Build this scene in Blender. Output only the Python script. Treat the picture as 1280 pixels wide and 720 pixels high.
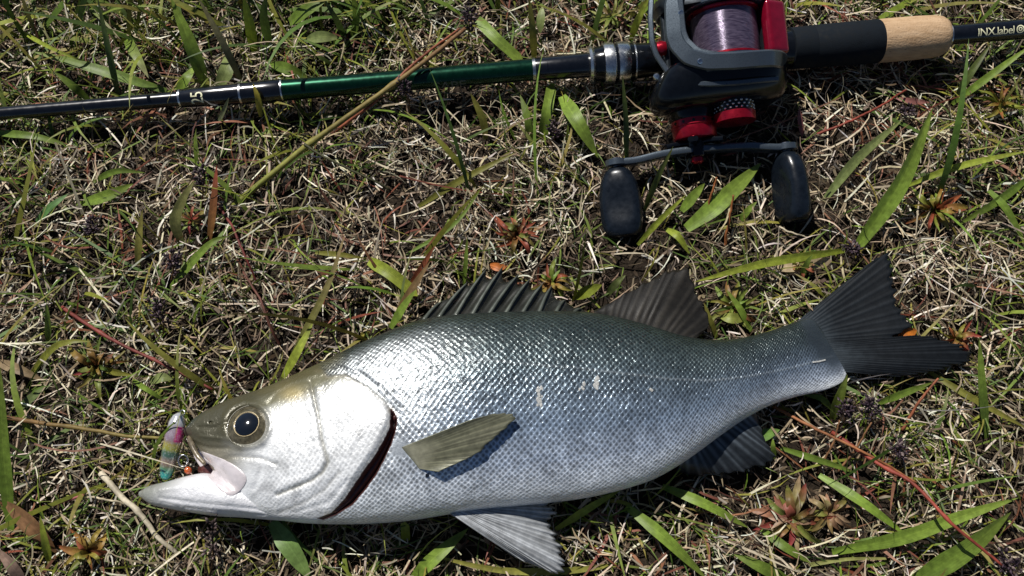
import bpy, bmesh, math, random
import numpy as np
from mathutils import Vector, Matrix, Quaternion
from mathutils.bvhtree import BVHTree

# ------------------------------------------------------------------ reset
for o in list(bpy.data.objects):
    bpy.data.objects.remove(o, do_unlink=True)
scene = bpy.context.scene
C = scene.collection
rng = np.random.default_rng(11)
random.seed(5)
PI = math.pi

# ------------------------------------------------------------------ camera
TILT = math.radians(20)
LENS = 30.0
TH = 18.0 / LENS                      # tan of half the horizontal view angle
DIST = 0.28 / TH
CZ = 0.02
CAM = np.array([0.0, -DIST * math.sin(TILT), CZ + DIST * math.cos(TILT)])
cam_d = bpy.data.cameras.new('camera')
cam_d.lens = LENS
cam_d.sensor_width = 36
cam_d.clip_start = 0.01
cam_d.clip_end = 500
cam = bpy.data.objects.new('camera', cam_d)
C.objects.link(cam)
cam.location = CAM
cam.rotation_euler = (TILT, 0, 0)
scene.camera = cam
scene.render.resolution_x = 1024
scene.render.resolution_y = 576

# ------------------------------------------------------------------ world, sun, exposure
SUN_DIR = Vector((-0.36, 0.52, 0.85)).normalized()
w = bpy.data.worlds.new('World')
scene.world = w
w.use_nodes = True
nt = w.node_tree
nt.nodes.clear()
sky = nt.nodes.new('ShaderNodeTexSky')
sky.sky_type = 'NISHITA'
sky.sun_disc = False
sky.altitude = 300
sky.air_density = 0.7
sky.dust_density = 0.2
sky.ozone_density = 1.5
sky.sun_elevation = math.asin(SUN_DIR.z)
sky.sun_rotation = math.atan2(SUN_DIR.x, SUN_DIR.y)
bg = nt.nodes.new('ShaderNodeBackground')
bg.inputs['Strength'].default_value = 0.05
wo = nt.nodes.new('ShaderNodeOutputWorld')
nt.links.new(sky.outputs[0], bg.inputs[0])
nt.links.new(bg.outputs[0], wo.inputs[0])
sl = bpy.data.lights.new('sun', 'SUN')
sl.energy = 5.0
sl.angle = math.radians(0.5)
sl.color = (1.0, 0.965, 0.91)
so = bpy.data.objects.new('sun', sl)
C.objects.link(so)
so.rotation_euler = SUN_DIR.to_track_quat('Z', 'Y').to_euler()
so.location = (0, 0, 3)
vs = scene.view_settings
vs.view_transform = 'Standard'
vs.look = 'None'
vs.exposure = 0.0
vs.gamma = 1.0
vs.use_curve_mapping = False

# ------------------------------------------------------------------ small maths
ct, st = math.cos(TILT), math.sin(TILT)

def at(px, py, z):
    """where the sight line of a photo point meets the height z (metres)"""
    x = (px - 640) / 640 * TH
    y = -(py - 360) / 640 * TH
    d = np.array([x, y * ct + st, y * st - ct])
    t = (z - CAM[2]) / d[2]
    return CAM + d * t

def proj(P):
    P = np.asarray(P, float) - CAM
    x = P[..., 0]
    y = P[..., 1] * ct + P[..., 2] * st
    z = -P[..., 1] * st + P[..., 2] * ct
    return np.stack([640 + x / -z / TH * 640, 360 - y / -z / TH * 640], -1)

def sstep(a, b, x):
    t = np.clip((np.asarray(x, float) - a) / (b - a), 0, 1)
    return t * t * (3 - 2 * t)

def catmull(pts, n):
    """n points along a smooth curve through pts"""
    P = np.asarray(pts, float)
    m = len(P)
    if m == 2:
        t = np.linspace(0, 1, n)[:, None]
        return P[0] * (1 - t) + P[1] * t
    ext = np.vstack([2 * P[0] - P[1], P, 2 * P[-1] - P[-2]])
    T = np.linspace(0, m - 1, n)
    i = np.minimum(T.astype(int), m - 2)
    t = (T - i)[:, None]
    p0, p1, p2, p3 = ext[i], ext[i + 1], ext[i + 2], ext[i + 3]
    return 0.5 * (2 * p1 + (p2 - p0) * t + (2 * p0 - 5 * p1 + 4 * p2 - p3) * t * t + (3 * p1 - p0 - 3 * p2 + p3) * t ** 3)

def resample(pts, n):
    """n evenly spaced points on a dense polyline"""
    P = catmull(pts, max(200, n * 3))
    s = np.r_[0, np.cumsum(np.linalg.norm(np.diff(P, axis=0), axis=1))]
    q = np.linspace(0, s[-1], n)
    return np.stack([np.interp(q, s, P[:, k]) for k in range(P.shape[1])], -1)

def dist_poly(P, pts, closed=False):
    P = np.asarray(P, float)
    pts = np.asarray(pts, float)
    if closed:
        pts = np.vstack([pts, pts[:1]])
    best = np.full(P.shape[0], 1e9)
    for a, b in zip(pts[:-1], pts[1:]):
        ab = b - a
        t = np.clip(((P - a) @ ab) / (ab @ ab + 1e-12), 0, 1)
        d = np.linalg.norm(P - (a + t[:, None] * ab), axis=1)
        best = np.minimum(best, d)
    return best

def inside(P, poly):
    poly = np.asarray(poly, float)
    x, y = P[:, 0], P[:, 1]
    r = np.zeros(len(P), bool)
    j = len(poly) - 1
    for i in range(len(poly)):
        xi, yi = poly[i]
        xj, yj = poly[j]
        if yi != yj:
            r ^= ((yi > y) != (yj > y)) & (x < (xj - xi) * (y - yi) / (yj - yi) + xi)
        j = i
    return r

# ------------------------------------------------------------------ materials
class G:
    def __init__(s, name):
        s.m = bpy.data.materials.new(name)
        s.m.use_nodes = True
        s.t = s.m.node_tree
        s.t.nodes.clear()
        s.out = s.n('ShaderNodeOutputMaterial')
    def n(s, ty, **kw):
        q = s.t.nodes.new(ty)
        for k, v in kw.items():
            setattr(q, k, v)
        return q
    def l(s, a, b):
        s.t.links.new(a, b)
    def val(s, x, sock):
        if hasattr(x, 'links'):
            s.l(x, sock)
        else:
            sock.default_value = x
    def math(s, op, a, b=0.0, c=None):
        q = s.n('ShaderNodeMath', operation=op)
        s.val(a, q.inputs[0]); s.val(b, q.inputs[1])
        if c is not None:
            s.val(c, q.inputs[2])
        return q.outputs[0]
    def mix(s, f, a, b, mode='MIX'):
        q = s.n('ShaderNodeMix', data_type='RGBA', blend_type=mode)
        s.val(f, q.inputs[0]); s.val(a, q.inputs[6]); s.val(b, q.inputs[7])
        return q.outputs[2]
    def rng(s, x, a, b, c, d):
        q = s.n('ShaderNodeMapRange')
        s.val(x, q.inputs[0])
        for i, v in enumerate((a, b, c, d)):
            s.val(v, q.inputs[i + 1])
        return q.outputs[0]
    def noise(s, scale, detail=3, vec=None, rough=0.55):
        q = s.n('ShaderNodeTexNoise')
        q.inputs['Scale'].default_value = scale
        q.inputs['Detail'].default_value = detail
        q.inputs['Roughness'].default_value = rough
        if vec is not None:
            s.l(vec, q.inputs['Vector'])
        return q
    def pos(s):
        return s.n('ShaderNodeTexCoord').outputs['Object']
    def attr(s, name):
        return s.n('ShaderNodeAttribute', attribute_name=name)
    def bump(s, h, strength, dist, normal=None):
        q = s.n('ShaderNodeBump')
        s.val(strength, q.inputs['Strength'])
        q.inputs['Distance'].default_value = dist
        s.l(h, q.inputs['Height'])
        if normal is not None:
            s.l(normal, q.inputs['Normal'])
        return q.outputs[0]
    def bsdf(s, **kw):
        q = s.n('ShaderNodeBsdfPrincipled')
        for k, v in kw.items():
            s.val(v, q.inputs[k.replace('_', ' ')])
        return q
    def done(s, sh):
        s.l(sh, s.out.inputs['Surface'])
        return s.m

def simple(name, col, rough=0.4, metal=0.0, coat=0.0, nscale=400, namp=0.25, bump=0.0, bscale=900, spec=0.5):
    g = G(name)
    p = g.pos()
    nz = g.noise(nscale, 4, p)
    c = g.mix(g.rng(nz.outputs[0], 0.3, 0.7, 0, 1), tuple(x * (1 - namp) for x in col) + (1,), tuple(min(1, x * (1 + namp)) for x in col) + (1,))
    b = g.bsdf(Base_Color=c, Roughness=g.rng(nz.outputs[0], 0.3, 0.7, rough * 0.85, min(1, rough * 1.2)), Metallic=metal, Coat_Weight=coat, Coat_Roughness=0.08, Specular_IOR_Level=spec)
    if bump:
        n2 = g.noise(bscale, 3, p)
        g.l(g.bump(n2.outputs[0], bump, 0.0006), b.inputs['Normal'])
    return g.done(b.outputs[0])

def leaf_material(name, transl=0.28, rough=0.5, veins=True):
    g = G(name)
    col = g.attr('pig').outputs['Color']
    nz = g.noise(330, 3, g.pos())
    c = g.mix(g.rng(nz.outputs[0], 0.35, 0.7, 0, 1), g.mix(1.0, col, (0.72, 0.70, 0.66, 1), 'MULTIPLY'), g.mix(1.0, col, (1.18, 1.16, 1.1, 1), 'MULTIPLY'))
    if veins:
        uv = g.n('ShaderNodeUVMap')
        sx = g.n('ShaderNodeSeparateXYZ')
        g.l(uv.outputs[0], sx.inputs[0])
        wv = g.math('SINE', g.math('MULTIPLY', sx.outputs[0], 62.0))
        nv = g.noise(3.0, 2, uv.outputs[0])
        wv = g.math('SINE', g.math('ADD', g.math('MULTIPLY', sx.outputs[0], 58.0), g.math('MULTIPLY', nv.outputs[0], 9.0)))
        rib = g.math('ABSOLUTE', g.math('SUBTRACT', sx.outputs[0], 0.5))
        c = g.mix(g.rng(rib, 0.0, 0.05, 0.55, 0), c, g.mix(1.0, c, (1.45, 1.4, 1.5, 1), 'MULTIPLY'))
        c = g.mix(g.rng(wv, -1, 1, 0, 0.14), c, g.mix(1.0, c, (0.55, 0.6, 0.5, 1), 'MULTIPLY'))
    b = g.bsdf(Base_Color=c, Roughness=rough, Specular_IOR_Level=0.35)
    if veins:
        g.l(g.bump(wv, 0.10, 0.00015), b.inputs['Normal'])
    tr = g.n('ShaderNodeBsdfTranslucent')
    g.l(c, tr.inputs[0])
    mx = g.n('ShaderNodeMixShader')
    mx.inputs[0].default_value = transl
    g.l(b.outputs[0], mx.inputs[1]); g.l(tr.outputs[0], mx.inputs[2])
    return g.done(mx.outputs[0])

def fish_material():
    g = G('fish_skin')
    pig = g.attr('pig').outputs['Color']
    ms = g.n('ShaderNodeSeparateColor')
    g.l(g.attr('msk').outputs['Color'], ms.inputs[0])
    sc, met, rgh = ms.outputs[0], ms.outputs[1], ms.outputs[2]
    uv = g.n('ShaderNodeUVMap')
    sx = g.n('ShaderNodeSeparateXYZ')
    g.l(uv.outputs[0], sx.inputs[0])
    wob = g.noise(70, 2, g.pos())
    u = g.math('ADD', sx.outputs[0], g.rng(wob.outputs[0], 0, 1, -0.5, 0.5))
    v = sx.outputs[1]
    a = g.math('MULTIPLY', g.math('ADD', u, v), 0.5)
    b_ = g.math('MULTIPLY', g.math('SUBTRACT', u, v), 0.5)
    cb = g.n('ShaderNodeCombineXYZ')
    g.l(a, cb.inputs[0]); g.l(b_, cb.inputs[1])
    vo = g.n('ShaderNodeTexVoronoi', voronoi_dimensions='2D', feature='F1')
    vo.inputs['Scale'].default_value = 1.0
    vo.inputs['Randomness'].default_value = 0.22
    g.l(cb.outputs[0], vo.inputs['Vector'])
    d = vo.outputs['Distance']
    f = g.n('ShaderNodeMapRange', interpolation_type='SMOOTHSTEP')
    g.l(d, f.inputs[0])
    f.inputs[1].default_value = 0.12; f.inputs[2].default_value = 0.58
    f.inputs[3].default_value = 0.52; f.inputs[4].default_value = 1.5
    cs = g.n('ShaderNodeSeparateColor')
    g.l(vo.outputs['Color'], cs.inputs[0])
    fac = g.math('MULTIPLY', f.outputs[0], g.rng(cs.outputs[0], 0, 1, 0.72, 1.3))
    big = g.noise(45, 4, g.pos())
    fac = g.math('MULTIPLY', fac, g.rng(big.outputs[0], 0.3, 0.7, 0.78, 1.2))
    fac = g.math('ADD', g.math('MULTIPLY', fac, sc), g.math('SUBTRACT', 1.0, sc))
    cc = g.n('ShaderNodeCombineColor')
    for i in range(3):
        g.l(fac, cc.inputs[i])
    base = g.mix(1.0, pig, cc.outputs[0], 'MULTIPLY')
    # each scale sits at a slightly different tilt
    geo = g.n('ShaderNodeNewGeometry')
    vm = g.n('ShaderNodeVectorMath', operation='SUBTRACT')
    g.l(vo.outputs['Color'], vm.inputs[0]); vm.inputs[1].default_value = (0.5, 0.5, 0.5)
    v2 = g.n('ShaderNodeVectorMath', operation='SCALE')
    g.l(vm.outputs[0], v2.inputs[0]); g.l(g.math('MULTIPLY', sc, 0.11), v2.inputs['Scale'])
    v3 = g.n('ShaderNodeVectorMath', operation='ADD')
    g.l(geo.outputs['Normal'], v3.inputs[0]); g.l(v2.outputs[0], v3.inputs[1])
    v4 = g.n('ShaderNodeVectorMath', operation='NORMALIZE')
    g.l(v3.outputs[0], v4.inputs[0])
    dome = g.math('SUBTRACT', 1.0, g.math('MULTIPLY', d, d))
    n1 = g.bump(dome, g.math('MULTIPLY', sc, 0.55), 0.0009, v4.outputs[0])
    fine = g.noise(900, 3, g.pos())
    mid = g.noise(240, 4, g.pos())
    n2 = g.bump(g.math('ADD', fine.outputs[0], g.math('MULTIPLY', mid.outputs[0], 2.4)), 0.34, 0.0008, n1)
    rr = g.math('MULTIPLY', rgh, g.rng(big.outputs[0], 0.3, 0.7, 0.8, 1.25))
    b = g.bsdf(Base_Color=base, Metallic=met, Roughness=rr, Coat_Weight=0.25, Coat_Roughness=0.16)
    g.l(n2, b.inputs['Normal'])
    g.l(n2, b.inputs['Coat Normal'])
    return g.done(b.outputs[0])

def fin_material():
    g = G('fin_membrane')
    at_ = g.attr('pig')
    c = at_.outputs['Color']
    nz = g.noise(260, 4, g.pos())
    c = g.mix(g.rng(nz.outputs[0], 0.3, 0.7, 0, 1), g.mix(1.0, c, (0.7, 0.7, 0.7, 1), 'MULTIPLY'), g.mix(1.0, c, (1.2, 1.2, 1.2, 1), 'MULTIPLY'))
    b = g.bsdf(Base_Color=c, Roughness=0.42, Metallic=0.15, Coat_Weight=0.22, Coat_Roughness=0.22)
    fn = g.noise(1200, 2, g.pos())
    g.l(g.bump(fn.outputs[0], 0.15, 0.0004), b.inputs['Normal'])
    tr = g.n('ShaderNodeBsdfTranslucent')
    g.l(c, tr.inputs[0])
    m1 = g.n('ShaderNodeMixShader'); m1.inputs[0].default_value = 0.3
    g.l(b.outputs[0], m1.inputs[1]); g.l(tr.outputs[0], m1.inputs[2])
    tp = g.n('ShaderNodeBsdfTransparent')
    m2 = g.n('ShaderNodeMixShader')
    g.l(g.math('SUBTRACT', 1.0, at_.outputs['Alpha']), m2.inputs[0])
    g.l(m1.outputs[0], m2.inputs[1]); g.l(tp.outputs[0], m2.inputs[2])
    return g.done(m2.outputs[0])

def soil_material():
    g = G('soil')
    p = g.pos()
    n1 = g.noise(60, 6, p); n2 = g.noise(600, 4, p)
    c = g.mix(g.rng(n1.outputs[0], 0.3, 0.7, 0, 1), (0.010, 0.007, 0.005, 1), (0.034, 0.025, 0.017, 1))
    c = g.mix(g.rng(n2.outputs[0], 0.55, 0.75, 0, 0.5), c, (0.08, 0.06, 0.04, 1))
    far = g.noise(1.2, 5, p)
    ln = g.n('ShaderNodeVectorMath', operation='LENGTH')
    g.l(p, ln.inputs[0])
    c = g.mix(g.rng(ln.outputs['Value'], 1.6, 2.6, 0, 1), c, g.mix(g.rng(far.outputs[0], 0.35, 0.65, 0, 1), (0.07, 0.09, 0.03, 1), (0.16, 0.13, 0.07, 1)))
    b = g.bsdf(Base_Color=c, Roughness=0.95, Specular_IOR_Level=0.15)
    g.l(g.bump(g.math('ADD', n1.outputs[0], g.math('MULTIPLY', n2.outputs[0], 0.4)), 0.9, 0.004), b.inputs['Normal'])
    return g.done(b.outputs[0])

def cork_material():
    g = G('cork')
    p = g.pos()
    mp = g.n('ShaderNodeMapping')
    mp.inputs['Scale'].default_value = (0.45, 1.6, 1.6)
    g.l(p, mp.inputs[0])
    n1 = g.noise(260, 5, mp.outputs[0], 0.6); n2 = g.noise(900, 3, p)
    n3 = g.noise(520, 4, mp.outputs[0], 0.7)
    c = g.mix(g.rng(n1.outputs[0], 0.3, 0.7, 0, 1), (0.40, 0.25, 0.13, 1), (0.58, 0.40, 0.24, 1))
    c = g.mix(g.rng(n3.outputs[0], 0.60, 0.68, 0, 0.85), c, (0.14, 0.075, 0.035, 1))
    b = g.bsdf(Base_Color=c, Roughness=0.75)
    g.l(g.bump(g.math('SUBTRACT', n2.outputs[0], n3.outputs[0]), 0.4, 0.0009), b.inputs['Normal'])
    return g.done(b.outputs[0])

def line_material():
    g = G('fishing_line')
    p = g.pos()
    sx = g.n('ShaderNodeSeparateXYZ'); g.l(p, sx.inputs[0])
    mp = g.n('ShaderNodeMapping'); mp.inputs['Scale'].default_value = (0.15, 1.0, 0.15)
    g.l(p, mp.inputs[0])
    n1 = g.noise(1500, 3, mp.outputs[0]); n2 = g.noise(180, 3, p)
    wv = g.math('SINE', g.math('ADD', g.math('MULTIPLY', sx.outputs[1], 9000.0), g.math('MULTIPLY', n2.outputs[0], 14.0)))
    c = g.mix(g.rng(n1.outputs[0], 0.3, 0.7, 0, 1), (0.045, 0.032, 0.065, 1), (0.17, 0.135, 0.20, 1))
    b = g.bsdf(Base_Color=c, Roughness=0.34, Specular_IOR_Level=0.8, Metallic=0.45, Anisotropic=0.9, Anisotropic_Rotation=0.25)
    tg = g.n('ShaderNodeTangent', direction_type='RADIAL', axis='Y')
    g.l(tg.outputs[0], b.inputs['Tangent'])
    g.l(g.bump(g.math('ADD', wv, g.math('MULTIPLY', n1.outputs[0], 3.0)), 0.2, 0.0002), b.inputs['Normal'])
    return g.done(b.outputs[0])

def lure_material():
    g = G('lure_body')
    c = g.attr('pig').outputs['Color']
    vo = g.n('ShaderNodeTexVoronoi'); vo.inputs['Scale'].default_value = 900
    g.l(g.pos(), vo.inputs['Vector'])
    c2 = g.mix(g.rng(vo.outputs['Distance'], 0.0, 0.6, 0.35, 0), c, (0.8, 0.8, 0.85, 1))
    b = g.bsdf(Base_Color=c2, Roughness=0.15, Metallic=0.35, Coat_Weight=1.0, Coat_Roughness=0.03, Transmission_Weight=0.15)
    return g.done(b.outputs[0])

M = {}
M['soil'] = soil_material()
M['leaf'] = leaf_material('broad_leaf', 0.26, 0.46, True)
M['grass'] = leaf_material('grass_and_straw', 0.12, 0.6, False)
M['fish'] = fish_material()
M['fin'] = fin_material()
M['cork'] = cork_material()
M['line'] = line_material()
M['lure'] = lure_material()
M['gill'] = simple('gill_tissue', (0.065, 0.018, 0.016), 0.4, 0, 0.3, 500, 0.5, 0.5)
M['lip'] = simple('lip_skin', (0.17, 0.135, 0.085), 0.34, 0.1, 0.4, 200, 0.5, 0.4, 500)
M['maxilla'] = simple('jaw_plate', (0.70, 0.64, 0.65), 0.28, 0.2, 0.5, 160, 0.14, 0.3, 300)
M['fin_root'] = simple('fin_root_skin', (0.42, 0.42, 0.36), 0.34, 0.2, 0.4, 200, 0.3, 0.3, 500)
M['pupil'] = simple('eye_pupil', (0.006, 0.008, 0.012), 0.06, 0, 1.0)
M['iris'] = simple('eye_iris', (0.11, 0.095, 0.058), 0.3, 0.4, 0.5, 500, 0.6)
M['iris_gold'] = simple('eye_gold_ring', (0.20, 0.16, 0.085), 0.35, 0.5, 0.3)
M['eye_rim'] = simple('eye_socket_skin', (0.060, 0.055, 0.032), 0.4, 0.2, 0.3, 400, 0.4, 0.3)
M['blank'] = simple('rod_blank_black', (0.004, 0.005, 0.008), 0.22, 0.0, 0.5, 300, 0.2)
M['green'] = simple('rod_blank_green', (0.001, 0.034, 0.016), 0.26, 0.75, 0.35, 300, 0.2)
M['silver'] = simple('brushed_silver', (0.72, 0.72, 0.70), 0.26, 1.0, 0, 500, 0.12)
M['eva'] = simple('foam_grip', (0.005, 0.008, 0.012), 0.8, 0, 0, 300, 0.3, 0.35, 1600, 0.2)
M['black'] = simple('black_gloss_plastic', (0.004, 0.005, 0.007), 0.16, 0.0, 0.1, 300, 0.3, 0.02, 700, 0.35)
M['frame'] = simple('graphite_grey_frame', (0.10, 0.125, 0.15), 0.30, 0.7, 0.2, 1800, 0.08, 0.03, 2500)
M['dark_frame'] = simple('dark_frame', (0.022, 0.028, 0.034), 0.34, 0.6, 0.2, 260, 0.2, 0.05, 900)
M['chrome'] = simple('polished_edge', (0.55, 0.58, 0.60), 0.18, 1.0, 0, 300, 0.1)
M['red'] = simple('red_anodised', (0.40, 0.008, 0.026), 0.30, 0.7, 0.2, 400, 0.12)
M['red_plastic'] = simple('red_lacquer', (0.26, 0.004, 0.022), 0.17, 0.4, 0.8, 300, 0.15)
M['knob'] = simple('knob_rubber', (0.006, 0.009, 0.014), 0.28, 0.0, 0.1, 300, 0.3, 0.05, 800, 0.35)
M['text'] = simple('print_cream', (0.78, 0.76, 0.50), 0.5)
M['text_dim'] = simple('print_faded', (0.10, 0.12, 0.09), 0.5)
M['hook'] = simple('hook_wire', (0.45, 0.36, 0.28), 0.25, 1.0)
M['slime'] = simple('dried_mucus', (0.42, 0.42, 0.40), 0.5, 0.0, 0.3, 900, 0.3, 0.5, 1500)

# ------------------------------------------------------------------ object helpers
def link_mesh(name, V, F, mat, parent=None, smooth=True, origin=None, pig=None, uv=None, msk=None, alpha=None, auto=None):
    V = np.asarray(V, float)
    if parent is not None:
        origin_w = np.array(parent['_o']) if '_o' in parent else np.zeros(3)
    else:
        origin_w = np.zeros(3) if origin is None else np.asarray(origin, float)
    me = bpy.data.meshes.new(name)
    if isinstance(F, np.ndarray):
        me.vertices.add(len(V))
        me.vertices.foreach_set('co', (V - origin_w).astype(np.float32).ravel())
        k = F.shape[1]
        me.loops.add(F.size)
        me.loops.foreach_set('vertex_index', F.astype(np.int32).ravel())
        me.polygons.add(len(F))
        me.polygons.foreach_set('loop_start', np.arange(0, F.size, k, dtype=np.int32))
        me.polygons.foreach_set('loop_total', np.full(len(F), k, np.int32))
        me.update(calc_edges=True)
    else:
        me.from_pydata((V - origin_w).tolist(), [], F)
    if smooth:
        me.polygons.foreach_set('use_smooth', np.ones(len(me.polygons), bool))
    if pig is not None:
        a = me.color_attributes.new('pig', 'FLOAT_COLOR', 'POINT')
        col = np.ones((len(V), 4), np.float32)
        col[:, :3] = pig
        if alpha is not None:
            col[:, 3] = alpha
        a.data.foreach_set('color', col.ravel())
    if msk is not None:
        a = me.color_attributes.new('msk', 'FLOAT_COLOR', 'POINT')
        col = np.ones((len(V), 4), np.float32)
        col[:, :3] = msk
        a.data.foreach_set('color', col.ravel())
    if uv is not None:
        l = me.uv_layers.new(name='UVMap')
        idx = np.empty(len(me.loops), np.int32)
        me.loops.foreach_get('vertex_index', idx)
        l.data.foreach_set('uv', np.asarray(uv, np.float32)[idx].ravel())
    if mat is not None:
        me.materials.append(mat)
    if auto:
        me.set_sharp_from_angle(angle=math.radians(auto))
    o = bpy.data.objects.new(name, me)
    C.objects.link(o)
    if parent is not None:
        o.parent = parent
        o['_o'] = origin_w.tolist()
    else:
        o.location = origin_w
        o['_o'] = origin_w.tolist()
    return o

def tag(o, label, cat, group=None, kind=None):
    if label: o['label'] = label
    if cat: o['category'] = cat
    if group: o['group'] = group
    if kind: o['kind'] = kind
    return o

def thing(name, label, cat, loc, group=None):
    o = bpy.data.objects.new(name, None)
    o.empty_display_size = 0.02
    C.objects.link(o)
    o.location = loc
    o['_o'] = [float(x) for x in loc]
    return tag(o, label, cat, group)

def grid_faces(nr, nc, wrap=False):
    i = np.arange(nr - 1)[:, None]
    j = np.arange(nc if wrap else nc - 1)[None, :]
    j2 = (j + 1) % nc
    return np.stack([i * nc + j, i * nc + j2, (i + 1) * nc + j2, (i + 1) * nc + j], -1).reshape(-1, 4)

def frames(P, up=(0, 0, 1)):
    P = np.asarray(P, float)
    T = np.gradient(P, axis=0)
    T /= np.linalg.norm(T, axis=1)[:, None] + 1e-12
    up = np.broadcast_to(np.asarray(up, float), P.shape)
    S = np.cross(T, up)
    ln = np.linalg.norm(S, axis=1)[:, None]
    S = np.where(ln > 1e-4, S / (ln + 1e-12), np.array([1.0, 0, 0]))
    N = np.cross(S, T)
    return T, S, N

def tube(P, R, n=10, up=(0, 0, 1), cap=True):
    """round tube: returns verts, faces"""
    P = np.asarray(P, float)
    R = np.broadcast_to(np.asarray(R, float), (len(P),))
    T, S, N = frames(P, up)
    a = np.linspace(0, 2 * PI, n, endpoint=False)
    V = P[:, None, :] + R[:, None, None] * (np.cos(a)[None, :, None] * S[:, None, :] + np.sin(a)[None, :, None] * N[:, None, :])
    F = grid_faces(len(P), n, True).tolist()
    V = V.reshape(-1, 3)
    if cap:
        F.append(list(range(n))[::-1])
        F.append([(len(P) - 1) * n + k for k in range(n)])
    return V, F

def sweep(P, prof, up=(0, 0, 1), closed_ends=True):
    """prof: list of (side, normal) loop, may be per point"""
    P = np.asarray(P, float)
    T, S, N = frames(P, up)
    prof = np.asarray(prof, float)
    if prof.ndim == 2:
        prof = np.broadcast_to(prof, (len(P),) + prof.shape)
    V = P[:, None, :] + prof[:, :, 0:1] * S[:, None, :] + prof[:, :, 1:2] * N[:, None, :]
    n = prof.shape[1]
    F = grid_faces(len(P), n, True).tolist()
    if closed_ends:
        F.append(list(range(n))[::-1])
        F.append([(len(P) - 1) * n + k for k in range(n)])
    return V.reshape(-1, 3), F

def rrect(w_, h_, r, n=3):
    pts = []
    for cx, cy, a0 in ((w_ / 2 - r, h_ / 2 - r, 0), (-w_ / 2 + r, h_ / 2 - r, 90), (-w_ / 2 + r, -h_ / 2 + r, 180), (w_ / 2 - r, -h_ / 2 + r, 270)):
        for k in range(n + 1):
            a = math.radians(a0 + 90 * k / n)
            pts.append((cx + r * math.cos(a), cy + r * math.sin(a)))
    return pts

def lathe(prof, origin, axis, n=40):
    """prof: (along, radius) pairs about an axis through origin"""
    ax_ = np.asarray(axis, float); ax_ /= np.linalg.norm(ax_)
    ref = np.array([0, 0, 1.0]) if abs(ax_[2]) < 0.9 else np.array([1.0, 0, 0])
    e1 = np.cross(ax_, ref); e1 /= np.linalg.norm(e1)
    e2 = np.cross(ax_, e1)
    a = np.linspace(0, 2 * PI, n, endpoint=False)
    prof = np.asarray(prof, float)
    V = np.asarray(origin)[None, None] + prof[:, 0][:, None, None] * ax_ + prof[:, 1][:, None, None] * (np.cos(a)[None, :, None] * e1 + np.sin(a)[None, :, None] * e2)
    F = grid_faces(len(prof), n, True).tolist()
    F.append(list(range(n))[::-1])
    F.append([(len(prof) - 1) * n + k for k in range(n)])
    return V.reshape(-1, 3), F

def merge(parts):
    Vs, Fs, o = [], [], 0
    for V, F in parts:
        Vs.append(np.asarray(V)); Fs += [[i + o for i in f] for f in F]
        o += len(V)
    return np.vstack(Vs), Fs

def rbox(size, bevel, seg=2):
    bm = bmesh.new()
    bmesh.ops.create_cube(bm, size=1)
    for v in bm.verts:
        v.co = Vector((v.co.x * size[0], v.co.y * size[1], v.co.z * size[2]))
    bmesh.ops.bevel(bm, geom=list(bm.edges), offset=bevel, segments=seg, affect='EDGES', profile=0.6)
    V = np.array([v.co[:] for v in bm.verts])
    bm.verts.index_update()
    F = [[v.index for v in f.verts] for f in bm.faces]
    bm.free()
    return V, F

# ------------------------------------------------------------------ ground
def build_ground():
    inner = np.arange(-0.72, 0.721, 0.009)
    outer = 0.72 + np.cumsum(0.012 * 1.25 ** np.arange(38))
    xs = np.r_[-outer[::-1], inner, outer]
    X, Y = np.meshgrid(xs, xs)
    Z = np.zeros_like(X)
    r = np.random.default_rng(3)
    for k in range(26):
        f = r.uniform(8, 90); a = r.uniform(0, 2 * PI)
        Z += (0.055 / f) * np.sin(f * (X * math.cos(a) + Y * math.sin(a)) + r.uniform(0, 6)) * 0.35
    near = np.exp(-(np.hypot(X, Y) / 1.5) ** 4)
    Z = Z * near - 0.0035
    V = np.stack([X, Y, Z], -1).reshape(-1, 3)
    o = link_mesh('ground', V, grid_faces(len(xs), len(xs)), M['soil'])
    tag(o, 'dark brown soil under the straw and grass', 'ground', kind='structure')
build_ground()

# ------------------------------------------------------------------ the fish
PAIR = [((233, 535), (236, 547)), ((245, 523), (249, 562)), ((262, 512), (263, 582)), ((280, 503), (281, 606)), ((305, 494), (306, 634)),
        ((330, 486), (332, 646)), ((360, 474), (362, 652)), ((400, 456), (402, 655)), ((450, 432), (450, 655)), ((500, 411), (500, 652)),
        ((530, 402), (530, 648)), ((560, 397), (560, 643)), ((600, 394), (600, 637)), ((650, 392), (650, 632)), ((700, 391), (700, 627)),
        ((740, 393), (740, 621)), ((780, 400), (778, 612)), ((820, 411), (815, 600)), ((850, 420), (845, 584)), ((880, 425), (873, 565)),
        ((912, 425), (904, 542)), ((940, 420), (934, 522)), ((965, 413), (962, 507)), ((990, 404), (995, 496)), ((1012, 398), (1030, 488)), ((1024, 408), (1052, 478)), ((1030, 420), (1058, 468))]
ZC_X = [230, 300, 420, 600, 800, 900, 1000, 1060, 1230]
ZC_Z = [.021, .023, .026, .028, .026, .022, .017, .014, .009]
TX = [233, 245, 262, 290, 330, 390, 450, 520, 600, 700, 800, 880, 940, 1000, 1030, 1044]
TT = [.0035, .0070, .0100, .0135, .0175, .0215, .0250, .0278, .0280, .0248, .0196, .0145, .0105, .0060, .0026, .0003]
def zc_at(px):
    return float(np.interp(px, ZC_X, ZC_Z))

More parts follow.
